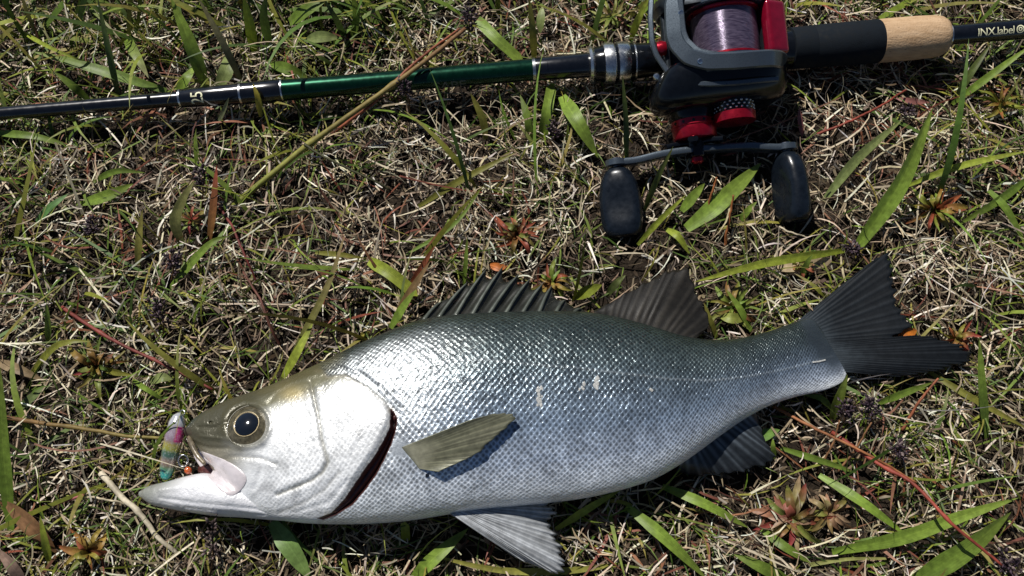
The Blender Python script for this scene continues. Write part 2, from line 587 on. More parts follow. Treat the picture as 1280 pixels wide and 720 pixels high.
EYE = (309, 531)
GILL_EDGE = [(408, 470), (432, 468), (458, 482), (480, 500), (491, 516), (487, 534), (478, 552), (468, 569), (454, 588), (442, 606), (430, 624), (414, 641), (396, 648)]
GAP = [(488, 510), (494, 516), (497, 524), (495, 538), (489, 556), (480, 575), (471, 592), (457, 612), (441, 631), (420, 644), (404, 650), (396, 648), (414, 641), (430, 624), (442, 606), (454, 588), (468, 569), (478, 552), (487, 534)]
HEAD = [(225, 540), (262, 508), (330, 480), (395, 452), (410, 470), (432, 468), (458, 482), (480, 500), (491, 516), (487, 534), (478, 552), (468, 569), (454, 588), (442, 606), (430, 624), (414, 641), (396, 660), (330, 660), (200, 650)]
PREOP = [(388, 478), (393, 500), (398, 520), (402, 549), (410, 577), (403, 590), (390, 600), (372, 608), (347, 618)]
LATLINE = [(492, 474), (520, 462), (560, 452), (610, 450), (660, 455), (720, 460), (780, 467), (840, 474), (890, 476), (940, 470), (990, 460), (1040, 446)]

def build_body():
    NU, NT = 760, 400
    pr = np.array(PAIR, float)
    D = resample(pr[:, 0], NU)
    # keep the pairs together: resample with the dorsal's own spacing
    dense = np.linspace(0, len(pr) - 1, 4000)
    Dd = catmull(pr[:, 0], 4000); Vd = catmull(pr[:, 1], 4000)
    mid = (Dd + Vd) / 2
    s = np.r_[0, np.cumsum(np.linalg.norm(np.diff(mid, axis=0), axis=1))]
    tt = np.linspace(0, 1, NU)
    tt = 0.75 * tt + 0.25 * tt ** 1.6          # a little denser at the head
    q = tt * s[-1]
    D = np.stack([np.interp(q, s, Dd[:, k]) for k in (0, 1)], -1)
    Vv = np.stack([np.interp(q, s, Vd[:, k]) for k in (0, 1)], -1)
    mx = (D[:, 0] + Vv[:, 0]) / 2
    zc = np.interp(mx, ZC_X, ZC_Z)
    # smooth the piecewise tables a little
    ker = np.hanning(61); ker /= ker.sum()
    sm = lambda a: np.convolve(np.pad(a, 30, mode='edge'), ker, 'valid')
    zc = sm(zc)
    th = np.interp(mx, TX, TT)
    th[40:] = sm(th)[40:]
    D3 = np.array([at(a, b, z) for (a, b), z in zip(D, zc)])
    V3 = np.array([at(a, b, z) for (a, b), z in zip(Vv, zc)])
    # angle: 0 dorsal, pi ventral on the upper flank, more points there
    nt_ = int(NT * 0.72)
    A = np.r_[np.linspace(0, PI, nt_, endpoint=False), np.linspace(PI, 2 * PI, NT - nt_, endpoint=False)]
    c = np.cos(A); sn = np.sin(A)
    ctr = (D3 + V3) / 2; half = (D3 - V3) / 2
    # section: fuller above the middle, narrower to the belly edge
    prof = np.sign(sn) * np.abs(sn) ** 0.92 * (1 + 0.06 * c)
    P = ctr[:, None] + half[:, None] * c[None, :, None]
    P[..., 2] += th[:, None] * prof[None] * np.where(sn[None] < 0, 0.93, 1.0)
    Pf = P.reshape(-1, 3).copy()
    px = proj(Pf)
    top = (np.tile(sn, NU) > 0.02)
    w_ = np.tile((1 - c) / 2, NU)             # 0 dorsal edge .. 1 ventral edge
    xs = np.repeat(mx, NT)
    dz = np.zeros(len(Pf))
    headm = inside(px, HEAD)
    dg = dist_poly(px, GILL_EDGE)
    ingap = inside(px, GAP)
    dgap = dist_poly(px, GAP, True)
    # the gill cover stands proud of the shoulder and thins to its edge
    dz += np.where(headm, 0.0016 * sstep(0, 8, dg) * (1 - sstep(30, 80, dg)) * sstep(395, 440, px[:, 0]) * (0.35 + 0.65 * sstep(480, 530, px[:, 1])), 0)
    dz += np.where(ingap, -0.0065 * sstep(0, 6, dgap), 0)
    dz += np.where((~headm) & (~ingap) & (px[:, 0] > 400), -0.0010 * np.exp(-(dg / 9) ** 2), 0)
    # bones of the cheek
    dp = dist_poly(px, PREOP)
    dz += -0.0009 * np.exp(-(dp / 2.6) ** 2) * headm
    dz += 0.0004 * np.exp(-((dp - 7) / 5) ** 2) * headm
    for line, amp, wd in (([(350, 640), (380, 628), (405, 612), (425, 590)], -0.0005, 3.2), ([(330, 642), (370, 640), (410, 628), (436, 600)], -0.0005, 3.2),
                          ([(436, 575), (447, 556), (452, 548)], -0.0002, 1.4), ([(262, 580), (290, 570), (325, 572), (345, 580)], -0.0006, 3),
                          ([(408, 470), (392, 474), (370, 480), (345, 492), (335, 505)], -0.0007, 3.5), ([(330, 560), (326, 590), (318, 610)], -0.0006, 4),
                          ([(395, 462), (420, 458), (450, 466), (470, 482)], -0.0006, 2.5), ([(236, 552), (262, 560), (284, 560)], -0.0007, 3), ([(248, 534), (270, 534), (282, 528)], -0.0006, 3),
                          ([(250, 545), (275, 548), (286, 550)], 0.0004, 2.5)):
        dl = dist_poly(px, line)
        dz += amp * np.exp(-(dl / wd) ** 2)
    # mouth corner folds
    de = np.hypot((px[:, 0] - EYE[0]), (px[:, 1] - EYE[1]) * 1.02)
    dz += -0.0035 * (1 - sstep(19, 26, de)) + 0.0010 * np.exp(-((de - 29) / 4.0) ** 2)
    dn = np.hypot((px[:, 0] - 263), (px[:, 1] - 528) * 1.4)
    dz += -0.0012 * (1 - sstep(1.0, 3.2, dn))
    # lateral line
    dl = dist_poly(px, LATLINE)
    dz += 0.00016 * np.exp(-(dl / 1.6) ** 2) * (px[:, 0] > 490)
    # soft unevenness of the flesh
    r = np.random.default_rng(8)
    for k in range(20):
        f = r.uniform(25, 150); a = r.uniform(0, 2 * PI)
        dz += 0.010 / f * np.sin(f * (Pf[:, 0] * math.cos(a) + Pf[:, 1] * math.sin(a)) + r.uniform(0, 6)) * 0.7
    dz += -0.0012 * np.exp(-(((px[:, 0] - 600) / 160) ** 2 + ((px[:, 1] - 600) / 40) ** 2))
    Pf[:, 2] += dz * np.clip(np.tile(sn, NU), 0, 1) ** 0.7 * top
    # ---- pigment
    stops = [0.0, .07, .2, .34, .5, .66, .82, 1.0]
    cols = np.array([[.020, .028, .024], [.030, .042, .038], [.050, .068, .068], [.075, .100, .110], [.125, .162, .20], [.22, .28, .36], [.43, .49, .58], [.74, .76, .77]])
    col = np.stack([np.interp(w_, stops, cols[:, k]) for k in range(3)], -1)
    # shoulder painted paler for the sun's highlight on it, tail stock darker
    sh = np.exp(-((px[:, 0] - 470) / 75) ** 2) * sstep(0.05, 0.22, w_)
    col = col * (1 - sh[:, None] * 0.75) + np.array([.70, .73, .74]) * sh[:, None] * 0.75
    dk = sstep(760, 1040, px[:, 0]) * (1 - sstep(.75, 1, w_))
    col *= (1 - 0.25 * dk)[:, None]
    for y0, amp in ((.30, .16), (.38, .18), (.47, .16), (.56, .10)):        # faint stripes along scale rows
        col *= (1 + amp * np.exp(-((w_ - y0) / 0.012) ** 2) * sstep(520, 600, px[:, 0]) * (1 - sstep(780, 900, px[:, 0])))[:, None]
    # head colours
    hc = np.stack([np.interp(w_, [0, .10, .20, .30, 1], v) for v in ([.034, .055, .26, .86, .88], [.036, .056, .25, .87, .89], [.020, .028, .17, .86, .90])], -1)
    mot = np.zeros(len(px))
    r = np.random.default_rng(31)
    for k in range(24):
        f = r.uniform(.05, .32); a = r.uniform(0, 2 * PI)
        mot += np.sin(f * (px[:, 0] * math.cos(a) + px[:, 1] * math.sin(a)) + r.uniform(0, 6)) / 24 ** .5
    hc *= (1 - .30 * sstep(.1, 1.5, mot))[:, None]
    snout = 1 - sstep(285, 350, px[:, 0] + 0.45 * (px[:, 1] - 520))
    hc = hc * (1 - snout[:, None]) + np.array([.075, .070, .042]) * snout[:, None]
    lowsn = snout * sstep(548, 575, px[:, 1])
    hc = hc * (1 - lowsn[:, None]) + np.array([.30, .27, .20]) * lowsn[:, None]
    eyering = np.exp(-((de - 27) / 5) ** 2)
    hc = hc * (1 - 0.75 * eyering[:, None]) + np.array([.085, .078, .042]) * 0.75 * eyering[:, None]
    groove = np.exp(-(dp / 2.8) ** 2)[:, None] * 0.62
    hc = hc * (1 - groove) + np.array([.20, .19, .14]) * groove
    for ln_, wd_, am_ in (([(395, 464), (410, 466), (432, 466), (458, 480), (482, 500), (492, 514)], 2.6, .75), ([(262, 582), (290, 572), (325, 573), (345, 580)], 2.2, .35), ([(350, 640), (380, 628), (405, 612), (425, 590)], 2.6, .35), ([(240, 550), (262, 556), (284, 560), (300, 562)], 4.0, .5)):
        dk_ = np.exp(-(dist_poly(px, ln_) / wd_) ** 2)[:, None] * am_
        hc = hc * (1 - dk_) + np.array([.13, .12, .08]) * dk_
    gold = (np.exp(-(((px[:, 0] - 366) / 16) ** 2 + ((px[:, 1] - 492) / 10) ** 2)) * 0.55)[:, None]
    hc = hc * (1 - gold) + np.array([.52, .40, .16]) * gold
    edge = (np.exp(-(dg / 3.5) ** 2) * (px[:, 0] > 405))[:, None] * 0.6
    hc = hc * (1 - edge) + np.array([.28, .24, .17]) * edge
    spot = (np.exp(-(((px[:, 0] - 489) / 5) ** 2 + ((px[:, 1] - 514) / 6) ** 2)))[:, None] * 0.8
    hb = sstep(-4, 4, np.where(headm, dist_poly(px, HEAD, True), -dist_poly(px, HEAD, True)))[:, None]
    col = col * (1 - hb) + hc * hb
    col = col * (1 - spot) + np.array([.14, .11, .07]) * spot
    col[ingap] = np.array([.06, .022, .020])
    lt = (np.exp(-(dl / 1.5) ** 2) * (px[:, 0] > 490) * 0.22)[:, None]
    col = col * (1 - lt) + np.array([.50, .54, .55]) * lt
    nape = np.exp(-(dist_poly(px, [(330, 484), (400, 462), (420, 450)]) / 12) ** 2)[:, None] * 0.35
    col = col * (1 - nape) + np.array([.20, .17, .08]) * nape
    # the skin darkens unevenly into the tail fin
    tl = dist_poly(px, [(1004, 394), (1022, 420), (1044, 452), (1058, 474)])
    tl = (1 - sstep(5, 24, tl + 4 * mot)) * sstep(990, 1012, px[:, 0]) * (1 - .75 * sstep(.6, .95, w_))
    col = col * (1 - .8 * tl[:, None]) + np.array([.050, .062, .072]) * .8 * tl[:, None]
    # ---- mask: scales, metal, roughness
    msk = np.zeros((len(Pf), 3))
    hs = 0.30 * sstep(330, 370, px[:, 0] + .3 * (px[:, 1] - 530)) * sstep(.1, .25, w_)
    msk[:, 0] = ((1 - hb[:, 0]) + hs * hb[:, 0]) * (1 - 0.55 * sstep(.86, 1, w_)) * (~ingap)
    msk[:, 0] *= 1 - tl
    msk[:, 0] *= sstep(-2, 8, np.hypot(px[:, 0] - 500, px[:, 1] - 560) - 8)
    msk[:, 1] = np.interp(w_, [0, .15, .4, .8, 1], [.25, .45, .55, .45, .25])
    msk[:, 1] = msk[:, 1] * (1 - hb[:, 0]) + hb[:, 0] * np.interp(w_, [0, .15, .3, .8, 1], [.12, .20, .26, .24, .12])
    msk[:, 1] *= np.where(ingap, 0.1, 1)
    msk[:, 2] = 0.30 * (1 - hb[:, 0]) + 0.31 * hb[:, 0]
    # ---- coordinates for the scale rows
    h = np.linalg.norm(D3 - V3, axis=1)
    hg = h / 2 * 0 + 0.5 * PI * np.sqrt((h / 2) ** 2 * 0.5 + th ** 2 * 0.5)
    size = 0.00155 * np.sqrt(np.clip(h / 0.1, 0.2, 1.3))
    ds = np.r_[0, np.linalg.norm(np.diff(ctr, axis=0), axis=1)]
    U = np.cumsum(ds / size)
    ua = (A - PI / 2)
    Vc = ua[None] / PI * 2 * hg[:, None] / size[:, None]
    uv = np.stack([np.broadcast_to(U[:, None], Vc.shape) - 0.25 * np.abs(Vc) ** 1.0 * 0, Vc], -1).reshape(-1, 2)
    F = grid_faces(NU, NT, True)[:, ::-1]
    # ---- lower jaw, overlapping the throat, same skin
    JN, JT = 150, 72
    JD = resample([(178, 613), (190, 607), (212, 602), (238, 595), (262, 592), (290, 598), (330, 610), (380, 628)], JN)
    JV = resample([(177, 622), (190, 631), (212, 636), (240, 641), (270, 645), (305, 647), (340, 650), (390, 653)], JN)
    jt = np.interp(JD[:, 0], [178, 184, 200, 240, 290, 380], [.0016, .0046, .0075, .0110, .0135, .0040])
    jz = np.interp(JD[:, 0], [178, 300, 380], [.0185, .0215, .024])
    a = np.linspace(0, 2 * PI, JT, endpoint=False)
    J1 = np.array([at(p[0], p[1], z) for p, z in zip(JD, jz)]); J2 = np.array([at(p[0], p[1], z) for p, z in zip(JV, jz)])
    JP = (J1 + J2)[:, None] / 2 + (J1 - J2)[:, None] / 2 * np.cos(a)[None, :, None]
    JP[..., 2] += jt[:, None] * (np.sign(np.sin(a)) * np.abs(np.sin(a)) ** 0.85)[None]
    JP = JP.reshape(-1, 3)
    jp = proj(JP)
    for line, amp, wd in (([(200, 622), (240, 628), (300, 634), (350, 640)], -0.0007, 2.0), ([(230, 634), (280, 640), (330, 644)], -0.0005, 1.6), ([(200, 612), (230, 608), (260, 606)], 0.0006, 3.5)):
        JP[:, 2] += amp * np.exp(-(dist_poly(jp, line) / wd) ** 2)
    jw = np.tile((1 - np.cos(a)) / 2, JN)
    jcol = np.array([.80, .80, .82]) * np.ones((len(JP), 1))
    tip = (1 - sstep(178, 232, jp[:, 0] + 0.8 * (jp[:, 1] - 618)))[:, None]
    jcol = jcol * (1 - 0.85 * tip) + np.array([.17, .18, .14]) * 0.85 * tip
    jm = np.stack([np.zeros(len(JP)), np.full(len(JP), .18), np.full(len(JP), .40)], -1)
    # rounded closing rings at the snout and the jaw tip
    def cap(ring, inner, off, base_i, k0):
        n = len(ring); c_ = ring.mean(0); d_ = c_ - inner; d_ /= np.linalg.norm(d_)
        rings = [c_ + (ring - c_) * f + d_ * o_ for f, o_ in ((.86, .0008), (.58, .0014), (.25, .0017), (.02, .0018))]
        idx = [np.arange(n) + base_i] + [np.arange(n) + k0 + n * q for q in range(4)]
        F_ = np.vstack([np.stack([np.roll(a_, -1), a_, b_, np.roll(b_, -1)], -1) for a_, b_ in zip(idx[:-1], idx[1:])])
        return np.vstack(rings), F_[:, ::-1]
    n0 = len(Pf) + len(JP)
    c1, f1 = cap(Pf[:NT], Pf[NT * 8:NT * 9].mean(0), 0, 0, n0)
    c2, f2 = cap(JP[:JT], JP[JT * 6:JT * 7].mean(0), 0, len(Pf), n0 + len(c1))
    V = np.vstack([Pf, JP, c1, c2])
    F2 = np.vstack([F, grid_faces(JN, JT, True)[:, ::-1] + len(Pf), f1, f2])
    uv2 = np.vstack([uv, np.zeros((len(JP) + len(c1) + len(c2), 2))])
    jcol = np.vstack([jcol, np.tile(col[:NT], (4, 1)), np.tile(jcol[:JT], (4, 1))])
    jm = np.vstack([jm, np.tile(msk[:NT], (4, 1)), np.tile(jm[:JT], (4, 1))])
    return V, F2, np.clip(np.vstack([col, jcol]), 0, 1), np.vstack([msk, jm]), uv2, D3, V3, NU, NT

Vb, Fb, colb, mskb, uvb, D3, V3, NU, NT = build_body()
base = at(640, 520, 0.0)
fish = thing('sea_bass', 'silver sea bass lying on its side on the grass with its mouth open', 'fish', base)
body = link_mesh('body', Vb, Fb, M['fish'], fish, pig=colb, msk=mskb, uv=uvb)
bvh = BVHTree.FromPolygons(Vb.tolist(), Fb.tolist())
def on_fish(px, py, lift=0.0):
    x = (px - 640) / 640 * TH; y = -(py - 360) / 640 * TH
    d = Vector((x, y * ct + st, y * st - ct)).normalized()
    h = bvh.ray_cast(Vector(CAM), d)
    if h[0] is None:
        return at(px, py, zc_at(px) + lift)
    return at(px, py, h[0].z + lift)

# eye: socket rim, iris, gold ring and pupil under a clear dome shape
e0 = on_fish(*EYE); ez = e0[2] + 0.0036
ec = at(EYE[0], EYE[1], ez)
PXM = np.linalg.norm(at(EYE[0] + 10, EYE[1], ez) - ec) / 10
en = np.array([-0.10, 0.16, 1.0]); en /= np.linalg.norm(en)
R_ = 26 * PXM
dome = lambda r0, r1, h0, k=10: [(h0 * (1 - (r0 + (r1 - r0) * i / k) ** 2), R_ * (r0 + (r1 - r0) * i / k)) for i in range(k + 1)]
def cap_lathe(prof, origin, axis, n=48):
    return lathe(prof, origin, axis, n)
H = 0.0034
eye = link_mesh('eye', *lathe([(-0.006, R_ * 0.98), (-0.0015, R_ * 1.0)] + dome(1.0, 0.62, H)[0:] , ec - en * 0.0012, en, 56), M['iris'], fish)
tag(eye, 'round eye with dark pupil and thin gold ring', None)
link_mesh('pupil', *lathe(dome(0.61, 0.02, H)[::1], ec - en * 0.0012 + en * 0.0002, en, 48), M['pupil'], eye)
link_mesh('iris_ring', *lathe([(H * (1 - .66 ** 2) - .0002, R_ * .66), (H * (1 - .64 ** 2) + .0004, R_ * .64), (H * (1 - .60 ** 2) + .0004, R_ * .60), (H * (1 - .58 ** 2) - .0002, R_ * .585)], ec - en * 0.0012, en, 48), M['iris_gold'], eye)
rim = [(-0.004, R_ * 1.16), (-0.0012, R_ * 1.12), (0.0002, R_ * 1.05), (-0.0002, R_ * 0.99), (-0.003, R_ * 0.97)]
link_mesh('socket_rim', *lathe(rim, ec - en * 0.0010, en, 56), M['eye_rim'], eye)

# gill tissue in the slot behind the cover
gp = resample([(494, 520), (488, 545), (474, 572), (458, 596), (440, 620), (418, 640)], 40)
gw = np.interp(np.linspace(0, 1, 40), [0, .2, .5, .85, 1], [2, 5, 8, 6, 2])
GP = []
for (x, y), ww in zip(gp, gw):
    p0 = on_fish(x - ww * .5, y - ww * .3); p1 = on_fish(x + ww * .5, y + ww * .3)
    zz = min(p0[2], p1[2])
    GP.append(at(x, y, zz + 0.0004))
GP = np.array(GP)
link_mesh('gill', *tube(GP, gw * 0.00019 + 0.0004, 10), M['gill'], fish)

# upper jaw plate (maxilla) and lip
def plate(poly, lift, thick, n=40, zfun=on_fish):
    """a rounded plate laid on the fish, following its surface"""
    c = np.mean(poly, axis=0)
    ring = resample(list(poly) + [poly[0]], n + 1)[:-1]
    V = []; rows = [(1.0, -0.0012), (0.99, 0.0), (0.94, 0.45 * thick), (0.84, 0.8 * thick), (0.66, thick), (0.4, thick * 1.2), (0.15, thick * 1.25)]
    for f, h in rows:
        for p in ring:
            q = c + (p - c) * f
            V.append(zfun(q[0], q[1], lift + h))
    k = len(rows)
    F = grid_faces(k, n, True).tolist()
    F.append([(k - 1) * n + i for i in range(n)])
    return np.array(V), F
zsurf = lambda x, y, l: at(x, y, 0.0315 + 0.00006 * (x - 270) - 0.00003 * (y - 590) + l)
def zhead(x, y, l):
    g_ = [on_fish(x + dx, y + dy)[2] for dx, dy in ((0, 0), (5, 0), (-3, 0), (0, -5), (0, 4))]
    return at(x, y, np.median(g_) + l)
link_mesh('maxilla', *plate(np.array([(239, 557), (248, 562), (264, 568), (286, 577), (303, 589), (309, 600), (303, 612), (290, 621), (279, 616), (266, 603), (252, 586), (243, 572)], float), 0.0, 0.0005, 56, zhead), M['maxilla'], fish)
lp = [(236, 546), (240, 556), (246, 568), (256, 580)]
LP = np.array([at(x, y, zc_at(x) + h) for (x, y), h in zip(lp, (.0035, .006, .008, .009))])
link_mesh('lip', *tube(resample(LP, 20), np.interp(np.linspace(0, 1, 20), [0, .3, 1], [.0010, .0016, .0009]), 10), M['lip'], fish)
# inside of the mouth
mw = np.array([at(x, y, z) for x, y, z in ((250, 586, .019), (262, 588, .020), (280, 596, .0205), (310, 610, .021))])
link_mesh('mouth_lining', *tube(resample(mw, 16), np.interp(np.linspace(0, 1, 16), [0, .3, 1], [.002, .0055, .006]), 14), M['gill'], fish)

def fin(name, basep, tipp, zb, zt, nrays, colA, colB, alpha=(0.97, 0.85), rag=0.03, ridge=0.00035, bow=0.0, parent=None, rows=22, per=6, tipdark=0.0, zc_edge=0.0, label=None, seed=1, zfun=None, basecol=None):
    r = np.random.default_rng(seed)
    nc = nrays * per + 1
    B = resample(basep, nc); Tt = resample(tipp, nc)
    k = np.linspace(0, 1, nc)
    knots = np.arange(nrays + 1) + np.r_[0, r.uniform(-.28, .28, nrays - 1), 0]
    ph = np.interp(k * nrays, knots, np.arange(nrays + 1))
    amp = np.interp(ph, np.arange(nrays + 1), r.uniform(.35, 1.25, nrays + 1))
    tint = np.interp(ph, np.arange(nrays + 1) , r.uniform(.65, 1.3, nrays + 1))
    # ragged ends: each ray ends a little further out than the membrane between
    jag = np.interp(ph, np.arange(nrays + 1), 1 + r.uniform(-rag, rag, nrays + 1)) - rag * 0.9 * (0.5 - 0.5 * np.cos(2 * PI * ph))
    V = []; col = []; al = []
    rr = np.linspace(0, 1, rows)
    rk = 0.5 + 0.5 * np.cos(2 * PI * ph)
    split = 0.5 + 0.5 * np.cos(4 * PI * ph)
    for t in rr:
        tt_ = t * np.where(t > 0.6, 1 + (jag - 1) * (t - .6) / .4, 1)
        p2 = B * (1 - tt_[:, None]) + Tt * tt_[:, None]
        z = (zb * (1 - t) + zt * t) + bow * 4 * t * (1 - t) + zc_edge * np.abs(2 * k - 1) ** 2
        shape = rk * (1 - t) + (0.5 * rk + 0.5 * split) * t
        z = z + ridge * amp * (shape - 0.5) * (1 - 0.35 * t) * min(1, t / .22)
        z = z + (0.0014 * np.sin(5 * k + 3 * t + seed) + .0006 * np.sin(13 * k - 4 * t + 2 * seed)) * t
        for (x, y), zz, sh in zip(p2, np.broadcast_to(z, (nc,)), shape):
            V.append(at(x, y, zz) if zfun is None else zfun(x, y, t, zz))
        f = np.clip(sh_ := shape, 0, 1)[:, None]
        cc = np.array(colA) * f + np.array(colB) * (1 - f)
        cc = cc * (1 - tipdark * t) * tint[:, None]
        if basecol is not None:
            q_ = sstep(0, .38, t + .10 * (rk - .5)[:, None])
            cc = np.array(basecol) * (1 - q_) + cc * q_
        col.append(cc)
        al.append(alpha[0] * f[:, 0] + (alpha[1] + (alpha[0] - alpha[1]) * (1 - t) * 0.5) * (1 - f[:, 0]))
    V = np.array(V)
    o = link_mesh(name, V, grid_faces(rows, nc), M['fin'], parent or fish, pig=np.clip(np.vstack(col), 0, 1), alpha=np.concatenate(al))
    md = o.modifiers.new('thickness', 'SOLIDIFY'); md.thickness = 0.0004; md.offset = 0
    if label: o['label'] = label
    return o

fin('tail_fin', [(996, 402), (1008, 414), (1020, 428), (1034, 448), (1044, 464)],
    [(1076, 337), (1097, 322), (1110, 318), (1116, 334), (1120, 352), (1124, 372), (1129, 390), (1138, 407), (1122, 421), (1150, 419), (1176, 423), (1202, 433), (1223, 446), (1200, 457), (1162, 465), (1122, 471)],
    .0155, .0115, 30, (.026, .031, .036), (.007, .009, .011), (0.99, 0.95), 0.05, 0.00035, 0.0, tipdark=0.3, label='dark charcoal forked tail fin', seed=3, basecol=(.055, .070, .082))
fin('soft_dorsal_fin', [(744, 394), (775, 400), (810, 410), (840, 418), (868, 425)],
    [(742, 389), (772, 372), (806, 354), (842, 337), (858, 339), (866, 352), (876, 376), (885, 396), (886, 406), (876, 418)],
    .0235, .0175, 15, (.052, .046, .037), (.020, .018, .015), (0.97, 0.84), 0.06, 0.00045, 0.0, seed=5, tipdark=0.25)
fin('anal_fin', [(852, 578), (880, 558), (905, 540), (925, 526), (943, 514)],
    [(846, 589), (868, 594), (895, 594), (922, 590), (948, 584), (972, 578), (966, 564), (955, 546), (948, 522)],
    .019, .011, 14, (.20, .24, .28), (.030, .036, .044), (0.98, 0.84), 0.07, 0.0004, 0.0, seed=7, tipdark=0.85)
fin('pelvic_fin', [(563, 642), (566, 640), (569, 637), (573, 634), (578, 631)],
    [(648, 699), (676, 711), (700, 717), (705, 708), (703, 690), (700, 675), (693, 657), (692, 641), (682, 629)],
    .030, .017, 18, (.68, .70, .72), (.32, .34, .36), (0.98, 0.86), 0.05, 0.0005, 0.002, seed=9, label='pale grey pelvic fin fanned out over the grass')

ZP = on_fish(512, 575)[2]
def pec(x, y, t, z):
    s_ = on_fish(x, y)[2]
    return at(x, y, s_ + -0.0002 + 0.0042 * t ** .8)
fin('pectoral_fin', [(502, 559), (506, 564), (511, 570), (517, 577), (524, 586)],
    [(590, 524), (620, 517), (645, 520), (636, 531), (625, 540), (610, 554), (599, 566), (572, 579), (548, 590)],
    0, 0, 14, (.25, .245, .16), (.13, .135, .09), (0.97, 0.84), 0.03, 0.0, 0.0, seed=13, zfun=pec, basecol=(.42, .41, .30), label='olive grey pectoral fin lifted off the flank')
# spiny dorsal fin: webbed skin between ten spines
SP = [((530, 400), (552, 377)), ((548, 398), (583, 354)), ((568, 397), (607, 337)), ((589, 396), (628, 334)), ((610, 395), (648, 343)),
      ((631, 394), (662, 349)), ((652, 394), (678, 355)), ((673, 393), (689, 358)), ((694, 393), (706, 375)), ((715, 394), (727, 386))]
def spiny():
    zb, zt = .0255, .0185
    cols = 8
    V = []; col = []; al = []
    rows = 12
    allb = []; allt = []; kk = []
    b0, t0 = np.array(SP[0][0], float) + (-9, 2), np.array(SP[0][0], float) + (-8, 1)
    prev = (b0, t0)
    seq = [(np.array(a, float), np.array(b, float)) for a, b in SP]
    seq = [prev] + seq + [(np.array((742., 395.)), np.array((742., 391.)))]
    for i in range(len(seq) - 1):
        (a0, a1), (c0, c1) = seq[i], seq[i + 1]
        for k in range(cols):
            t = k / cols
            b = a0 * (1 - t) + c0 * t
            tp = a1 * (1 - t) + c1 * t
            sag = 0.34 * 4 * t * (1 - t) * (0.35 + 0.65 * t) if 0 < i else 0.1 * t
            tp = tp + (b - tp) * sag
            allb.append(b); allt.append(tp); kk.append(math.cos(2 * PI * t) * 0.5 + 0.5)
    n = len(allb)
    for j in range(rows):
        t = j / (rows - 1)
        for b, tp, q in zip(allb, allt, kk):
            p = b * (1 - t) + tp * t
            z = zb * (1 - t) + zt * t - 0.0016 * (1 - q) * math.sin(PI * min(1, t + .15))
            V.append(at(p[0], p[1], z))
            col.append((.030, .032, .026) if q < .8 else (.075, .08, .07))
            al.append(0.86 if q < 0.8 else 0.97)
    o = link_mesh('spiny_dorsal_fin', V, grid_faces(rows, n), M['fin'], fish, pig=np.array(col), alpha=np.array(al))
    md = o.modifiers.new('thickness', 'SOLIDIFY'); md.thickness = 0.0003; md.offset = 0
    for a, b in SP:
        P = np.array([at(a[0] + (b[0] - a[0]) * t, a[1] + (b[1] - a[1]) * t - 2.5 * math.sin(PI * t), zb * (1 - t) + (zt + .0005) * t + .0006) for t in np.linspace(-0.05, 1.03, 10)])
        V_, F_ = tube(P, np.interp(np.linspace(0, 1, 10), [0, .7, 1], [.0012, .0008, .00018]), 8)
        link_mesh('spine', V_, F_, M['spine'], o)
M['spine'] = simple('fin_spine', (.075, .085, .070), 0.45, 0.1, 0.2, 200, 0.4)
spiny()

# small marks on the flank
def mark(name, pts, wd, m, lift=.0001):
    P = np.array([on_fish(x, y, lift) for x, y in pts])
    V, F = sweep(resample(P, 14), [(math.cos(a) * wd, math.sin(a) * 0.00035) for a in np.linspace(0, 2 * PI, 8, endpoint=False)])
    link_mesh(name, V, F, m, fish)
def patch(cx, cy, rx, ry_, n, seed):
    r = np.random.default_rng(seed); parts = []
    for k in range(n):
        x = cx + r.normal(0, rx); y = cy + r.normal(0, ry_)
        q = r.uniform(1.0, 2.8)
        ring = np.array([(x + q * r.uniform(.5, 1.2) * math.cos(a), y + 1.5 * q * r.uniform(.5, 1.2) * math.sin(a)) for a in np.linspace(0, 2 * PI, 9, endpoint=False)])
        P = np.array([on_fish(u, v_, .00012) for u, v_ in ring])
        c_ = on_fish(x, y, .00035)
        parts.append((np.vstack([P, c_]), [[i, (i + 1) % 9, 9] for i in range(9)][::1]))
    V, F = merge(parts)
    link_mesh('mucus_patch', V, [f[::-1] for f in F], M['slime'], fish)
patch(675, 493, 2.2, 7, 16, 1)
patch(746, 482, 1.2, 5.5, 9, 2)
patch(726, 485, 2, 2, 4, 3)
mark('straw_fleck', [(1016, 453), (1024, 452), (1032, 450)], .0005, M['slime'], .0002)
mark('straw_fleck', [(812, 486), (816, 489)], .0008, M['slime'], .0002)
mark('dark_speck', [(532, 594), (536, 594)], .0009, M['pupil'], .0002)

